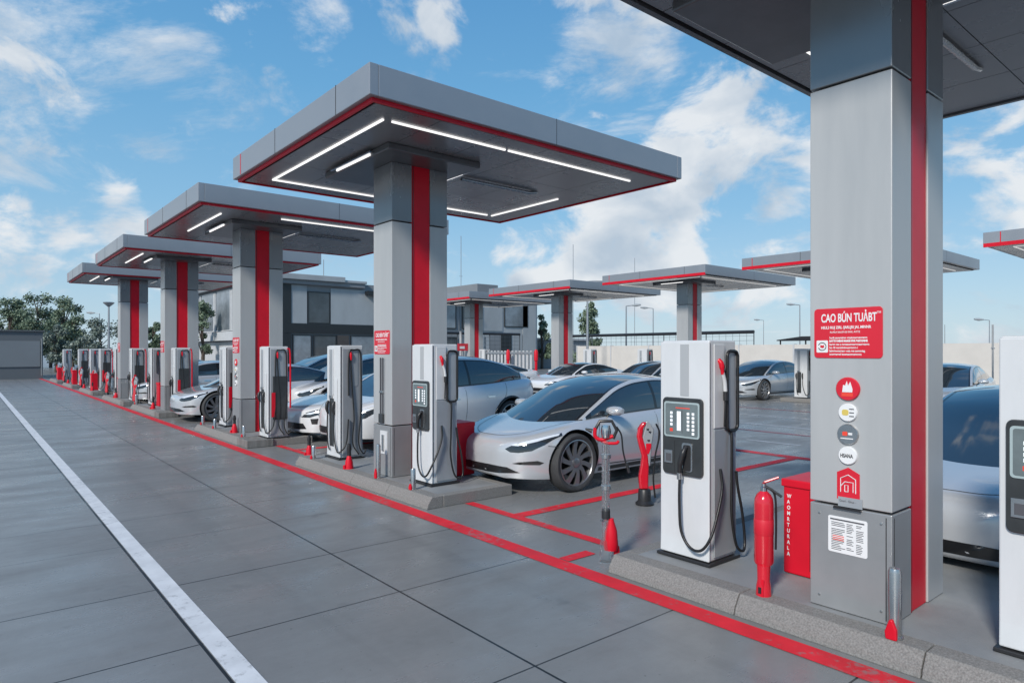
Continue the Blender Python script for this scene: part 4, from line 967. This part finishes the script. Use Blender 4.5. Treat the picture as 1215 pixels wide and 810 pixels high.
dup(coupe,(13.5,20.5,0),0,'pale sports car roof beside the white coupe in the back bays')
dup(suv,(7.5,21.8,0),0,'pale crossover roof farthest behind the white sporty car')

# ------------------------------------------------------------------ buildings
by0=45.8
bl=thing('office_building','two storey grey and black modern building with flat stepped roof behind the left row','building',(15.3,by0,0))
b=MB(); b.box(0,9.0,0,14,0,6.75,'bld_mid'); b.build('wall',bl)
b=MB(); b.box(9.0,17.2,.3,14,0,6.0,'bld_mid'); b.build('wall',bl)
b=MB(); b.box(17.3,26.2,.5,12,0,6.6,'bld_light'); b.build('wall',bl)
b=MB(); b.box(-.5,6.4,-.5,14.2,6.752,7.15,'bld_light'); b.box(6.4,8.2,-.4,14.1,6.753,6.95,'bld_light'); b.box(-.4,8.1,-.3,14,6.45,6.75,'bld_mid'); b.build('roof',bl,bevel=.03)
b=MB(); b.box(8.2,17.4,-.6,14.1,5.95,6.25,'bld_dark'); b.build('roof',bl)
b=MB(); b.box(.0,9.0,-.12,-.002,3.0,3.65,'bld_dark'); b.box(9.0,10.5,-.1,.29,3.0,3.6,'bld_dark'); b.build('dark_band',bl)
b=MB(); b.box(.0,2.5,-.10,-.002,.0,6.4,'bld_dark'); b.build('dark_panel',bl)
def bpan(x0,x1,z0,z1,m,y=-.06,nm='wall_panel'):
    b=MB(); b.box(x0,x1,y,y+.055,z0,z1,m); return b.build(nm,bl)
bpan(2.52,3.65,3.7,6.4,'bld_light'); bpan(5.45,9.0,3.7,6.3,'bld_light')
def bwin(x0,x1,z0,z1,m='bld_glass',y=-.05,fr='bld_dark'):
    f=MB(); d=.07
    f.box(x0,x1,y-.03,y+.04,z0,z0+d,fr); f.box(x0,x1,y-.03,y+.04,z1-d,z1,fr); f.box(x0,x0+d,y-.03,y+.04,z0+d,z1-d,fr); f.box(x1-d,x1,y-.03,y+.04,z0+d,z1-d,fr)
    fo=f.build('window',bl)
    p=MB(); p.box(x0+d,x1-d,y,y+.03,z0+d,z1-d,m); p.build('pane',fo)
bwin(3.7,5.4,3.7,6.0,'bld_glass'); bwin(9.2,11.0,4.2,5.7,'bld_panel_glass',y=.24); bwin(11.3,12.6,3.6,5.7,'bld_panel_glass',y=.24); bwin(12.9,16.8,3.6,5.7,'bld_panel_glass',y=.24)
bwin(2.6,4.0,.1,2.9,'bld_panel_glass'); bwin(4.1,5.9,.1,2.9,'bld_brown'.replace('bld_brown','bld_glass')); bpan(5.95,6.9,.1,2.9,'bld_brown'); bwin(7.0,9.0,.1,2.9,'bld_panel_glass')
bwin(9.3,12.0,.1,2.9,'bld_panel_glass',y=.24); bwin(12.4,16.9,.1,2.9,'bld_glass',y=.24)
b=MB(); b.box(9.4,15,-.3,.28,5.35,5.5,'white'); b.build('ledge',bl)
for k,(x0,x1,m) in enumerate([(17.35,19.0,'bld_panel_glass'),(19.05,20.5,'bld_light'),(20.55,22.1,'bld_mid'),(22.15,24.3,'bld_light')]):
    bpan(x0,x1,.1,3.3,m,y=.43)
bpan(17.35,22.0,3.5,6.5,'bld_light',y=.44); bwin(22.2,25.0,3.9,6.0,'bld_panel_glass',y=.44); bwin(17.5,19.6,3.6,5.9,'bld_glass',y=.36)
bpan(21.8,23.0,.6,3.2,'bld_dark',y=.38); bpan(24.4,26.0,.1,6.3,'bld_light',y=.44)
# left facade of the office: white framed windows
for k in range(3):
    f=MB(); y0=1.0+k*4.2; y1=y0+3.6
    f.slab([(y0-.25,3.2),(y1+.25,3.2),(y1+.25,6.3),(y1,6.3),(y1,3.3),(y0,3.3),(y0,6.3),(y0-.25,6.3)],'x',-.08,0,'bld_white'); fo=f.build('window',bl)
    p=MB(); p.box(-.03,-.005,y0,y1,3.31,6.3,'bld_panel_glass'); p.build('pane',fo)
b=MB(); b.box(-.5,0,-.3,14,2.5,3.15,'bld_white'); b.build('balcony',bl)
b=MB(); b.box(-.25,-.2,-.2,.1,0,6.4,'bld_dark'); b.box(-.35,-.3,.3,13.9,3.15,3.2,'bld_dark'); b.build('railing',bl)
b=MB(); b.box(-.04,-.005,.5,13.5,.4,2.4,'bld_white'); b.build('ground_floor_panel',bl)
t=thing('annex_building','low pale building beyond the fence, right of the office','building',(43,48,0))
b=MB(); b.box(0,9,0,6,0,2.8,'bld_mid'); b.build('wall',t); b=MB(); b.box(-.2,9.2,-.2,6.2,2.802,3.0,'bld_white'); b.build('roof',t)
g=thing('garage_building','low blue grey garage building at the far left end of the lane','building',(-9,50.7,0))
b=MB(); b.box(-6,12.9,0,6,0,2.95,'garage_dark'); b.build('wall',g)
for k in range(4):
    b=MB(); x0=-5.6+k*4.62; b.box(x0,x0+4.5,-.06,-.002,.75,2.35,'garage'); b.build('garage_door',g,bevel=.01)
b=MB(); b.box(-6.1,13.0,-.12,6.1,2.953,3.02,'garage_dark'); b.build('roof',g)
b=MB()
for k in range(5): b.tube([(-5.65+k*4.62,-.1,.2),(-5.65+k*4.62,-.1,2.5)],.04,'garage')
b.build('downpipe',g)

# cream perimeter wall with posts and coping
w_=thing('perimeter_wall','long cream wall closing off the yard behind the back row of canopies','wall',(38,0,0))
b=MB()
for k in range(16):
    y0=-20+k*3.6; b.box(0,.2,y0+.02,y0+3.58,0,2.12,'wall_cream')
b.build('wall_panel',w_)
b=MB()
for k in range(17): b.box(-.05,.25,-20+k*3.6-.07,-20+k*3.6+.02,0,2.16,'bld_white')
b.build('wall_post',w_)
def mesh_fence(label, p0, p1, h0, h1, rail, step=.5):
    t=thing('wire_fence',label,'fence',(p0[0],p0[1],0)); d=Vector((p1[0]-p0[0],p1[1]-p0[1],0)); n=int(d.length/3)
    b=MB(); b.tube([(0,0,h1),d+Vector((0,0,h1))],rail,'black_plastic'); b.build('top_rail',t)
    for i in range(n+1):
        p=d*i/n; b=MB(); b.tube([p+Vector((0,0,0)),p+Vector((0,0,h1+.05))],.035,'wire',6); b.build('fence_post',t)
    b=MB(); m=int(d.length/step)
    for i in range(m): p=d*i/m; b.tube([p+Vector((0,0,h0)),p+Vector((0,0,h1))],.010,'wire',3,False)
    k=h0
    while k<h1: b.tube([(0,0,k),d+Vector((0,0,k))],.010,'wire',3,False); k+=step*.6
    b.build('wire_mesh',t)
mesh_fence('dark wire fence with a thick black top rail in front of the grey building',(22,40),(34,40),.1,3.05,.10)
mesh_fence('dark wire fence with black rail standing behind the cream wall at the centre',(38.6,22.5),(38.6,40),1.5,2.95,.11)
t=thing('bike_shelter','low black open shelter roof on thin legs behind the cream wall','shelter',(39.0,15.6,0))
b=MB(); b.slab([(0,2.45),(1.6,2.62),(4.0,2.62),(5.6,2.42),(5.6,2.36),(0,2.36)],'x',0,.8,'black_plastic'); b.build('roof',t)
for yy in (.1,2.,3.8,5.4):
    b=MB(); b.tube([(.1,yy,0),(.1,yy,2.36)],.05,'black_plastic',6); b.build('leg',t)
t=thing('slat_fence','white vertical slat fence beside the back row column left of centre','fence',(19.6,22.2,0))
b=MB()
for k in range(13): b.box(-.02,.02,k*.26,k*.26+.13,.1,1.75,'bld_white')
b.build('slats',t); b=MB(); b.box(-.05,-.022,0,3.3,1.6,1.7,'pole'); b.box(-.05,-.022,0,3.3,.25,.33,'pole'); b.build('rail',t)
for xx,yy,l in ((19.3,21.6,'small red and white bollard in front of the back row column'),(19.2,23.4,'small red bollard by the white slat fence')):
    t=thing('bollard',l,'bollard',(xx,yy,0)); b=MB(); b.lathe([(.06,0),(.06,1.3),(.09,1.32),(.09,1.7),(.05,1.8),(0,1.8)],'red_gloss',n=12); b.build('post',t,smooth=40)

# ------------------------------------------------------------------ lamps, poles, masts
def at(px,d,z=0):
    k=(px-607.5)/786; return (d*(.6388+k*.7694),d*(.7694-k*.6388),z)
def street_lamp(px,d,ytop,label,arms=1,r=.06,adir=-1,m='pole',dome=False):
    H=1.75+(416-ytop)*d/786; p=at(px,d); t=thing('street_lamp',label,'street lamp',p,0,'thin lamp posts around the yard')
    b=MB(); b.tube([(0,0,0),(0,0,H)],[r,r*.6],m,8); b.build('pole',t,smooth=50)
    for k in range(arms):
        s=adir if k==0 else -adir; ax=Vector((.769,-.639,0))*s
        b=MB(); b.tube([(0,0,H),ax*.5+Vector((0,0,H+.06))],r*.5,m,6); ar=b.build('arm',t)
        b=MB(); c=ax*.8+Vector((0,0,H+.07)); a0=ax*.45+Vector((0,0,H+.06)); a1=ax*1.15+Vector((0,0,H+.1)); b.tube([a0,c,a1],[.05,.11,.06],'bld_light',8); b.build('lamp_head',ar,smooth=40)
    if dome:
        b=MB(); b.lathe([(.06,H),(.34,H+.25),(.36,H+.3),(.30,H+.33),(0,H+.34)],m,n=12); b.build('lamp_head',t,smooth=40)
street_lamp(129,46,364,'lamp post with a small flared head beside the trees at the left',0,.09,dome=True)
street_lamp(118,60,372,'thin post behind the lamp post with the flared head, among the trees',1,.05)
street_lamp(743,52,363,'lamp post with a short arm right of the back row centre column',1,.08,1)
street_lamp(775,60,366,'thin lamp post between the two whole back canopies',1,.06,-1)
street_lamp(697,48,357,'white lamp post beside the small conifer behind the yard',1,.11,-1)
street_lamp(949,58,362,'lamp post just left of the nearest column above the cream wall',1,.07,-1)
street_lamp(906,80,380,'short thin lamp post above the black shelter roof',1,.05,-1)
street_lamp(1174,50,380,'slim lamp post with an arm above the cream wall at the right',1,.05,-1)
street_lamp(1121,70,385,'faint thin post right beside the nearest column above the cream wall',0,.05)
def mast(px,d,y0,y1,label,base=None):
    z1=1.75+(416-y0)*d/786; t=thing('antenna_mast',label,'antenna',at(px,d),0,'hair thin antenna masts against the sky')
    b=MB(); b.tube([(0,0,0),(0,0,z1)],.03,'pole',5); b.build('pole',t)
    b=MB(); b.tube([(-.2,0,z1*.7),(.2,0,z1*.7)],.015,'pole',4); b.build('crossbar',t)
mast(547,60,280,340,'hair thin antenna mast just right of the second column'); mast(680,62,290,335,'hair thin antenna mast above the centre back canopy')
mast(1178,22,385,440,'thin dark aerial rising beside the car roof at the right'); mast(753,64,306,330,'hair thin antenna above the back row canopy behind the pump')
mast(384,50,308,330,'hair thin antenna on the office roof, left of the second column')
t=thing('signal_post','white equipment post with small crossbars in front of the grey building',"post",at(562,36))
b=MB(); b.tube([(0,0,0),(0,0,4.1)],.07,'bld_white',8); b.build('pole',t)
b=MB(); b.cbox((0,0,3.9),(.5,.3,.18),'bld_white'); b.cbox((-.2,0,3.3),(.3,.1,.3),'pole'); b.build('equipment_box',t)
b=MB(); b.box(-.9,-.82,-.05,.05,0,2.8,'bld_white'); b.box(.3,.36,-.05,.05,0,2.5,'bld_white'); b.box(.75,.81,-.05,.05,0,2.5,'bld_white')
for k in range(6): b.box(.36,.75,-.02,.02,1.2+k*.24,1.24+k*.24,'bld_white')
b.build('ladder',t)
t=thing('shop_sign','small red and white sign panel low in front of the grey building','sign',at(549,34))
b=MB(); b.box(-.3,.3,-.03,.03,1.75,2.12,'red_sign'); b.build('panel',t); b=MB(); b.box(-.2,.1,-.04,-.031,1.85,1.98,'white'); b.build('white_patch',t); b=MB(); b.tube([(0,0,0),(0,0,1.75)],.04,'pole'); b.build('leg',t)

# ------------------------------------------------------------------ trees
def tree(px,d,ytop,wpx,label,leaf='leaf',seed=1,dens=1.,conifer=False):
    rn=random.Random(seed); H=1.75+(416-ytop)*d/786; Wd=wpx*d/786/2
    t=thing('tree',label,'tree',at(px,d),0,'trees beyond the yard')
    b=MB(); b.tube([(0,0,0),(.1,.05,H*.35),(-.05,.1,H*.6),(0,0,H*.9)],[H*.028,H*.02,H*.012,H*.003],'bark',8)
    cl=[]
    n=int(20*dens)
    for k in range(n):
        if conifer: zz=rn.uniform(.12,.97); rad=Wd*(1-zz)**.8*rn.uniform(.5,1.0)
        else: zz=rn.uniform(.28,.93); rad=Wd*math.sqrt(max(.05,1-((zz-.55)/.45)**2))*rn.uniform(.25,.95)
        a=rn.uniform(0,6.28); c=Vector((rad*math.cos(a),rad*math.sin(a),zz*H)); cl.append((c,Wd*rn.uniform(.30,.55)*(.6 if conifer else 1)))
        b.tube([(0,0,max(.2,zz-.22)*H),c*.6+Vector((0,0,zz*H*.4))-Vector((0,0,.1)),c],[H*.008,H*.005,H*.002],'bark',5,False)
    b.build('trunk',t,smooth=60)
    lf=MB(); vs=[];fs=[]; s0=d*.0013+.02
    for c,r in cl:
        for q in range(int(260*dens)):
            v=Vector((rn.gauss(0,1),rn.gauss(0,1),rn.gauss(0,.8))); v=v.normalized()*r*rn.random()**.6*(1+.35*noise.noise(c+v.normalized()*1.7))
            p=c+v; s=s0*rn.uniform(.6,1.5); nrm_=Vector((rn.gauss(0,1),rn.gauss(0,1),rn.gauss(0,1)+.6)).normalized(); a1=nrm_.orthogonal().normalized(); a2=nrm_.cross(a1)
            i=len(vs); vs+= [p+a1*s,p+a2*s*.6,p-a1*s,p-a2*s*.6]; fs.append((i,i+1,i+2,i+3))
    lf.add(vs,fs,leaf); me=lf
    o=bpy.data.objects.new('crown',bpy.data.meshes.new('crown')); o.data.from_pydata([tuple(v) for v in vs],[],fs); o.data.materials.append(MATS[leaf]); col.objects.link(o); o.parent=t
for i,a in enumerate([(12,66,353,34,'small rounded tree above the left end of the garage'),(45,66,347,44,'tall dark green tree above the right end of the garage'),(76,64,350,34,'tallest dark green tree in the left group, right of the garage corner'),
    (86,58,372,40,'lower dense green tree right of the garage corner'),(28,72,368,40,'low tree filling the gap above the garage'),(60,70,368,44,'low dark tree behind the garage corner')]):
    tree(*a,leaf='leaf',seed=11+i)
tree(120,58,378,46,'pale thin leaved tree behind the lamp post at the left','leaf_pale',31,.8)
tree(66,54,384,26,'pale flowering bush right at the garage corner','leaf_pale',32,.8)
tree(99,54,398,34,'pale bush behind the far pumps','leaf_pale',33,.8)
tree(182,56,376,20,'slim dark tree between the farthest and fourth columns','leaf',34,.8)
tree(240,50,352,26,'dark tree glimpsed left of the third column','leaf',35,.8)
tree(643,64,371,30,'small conifer just left of the back row centre column','leaf',36,.9,True)
tree(698,60,357,52,'small dark conifer right of the back row centre column','leaf',37,1.2,True)
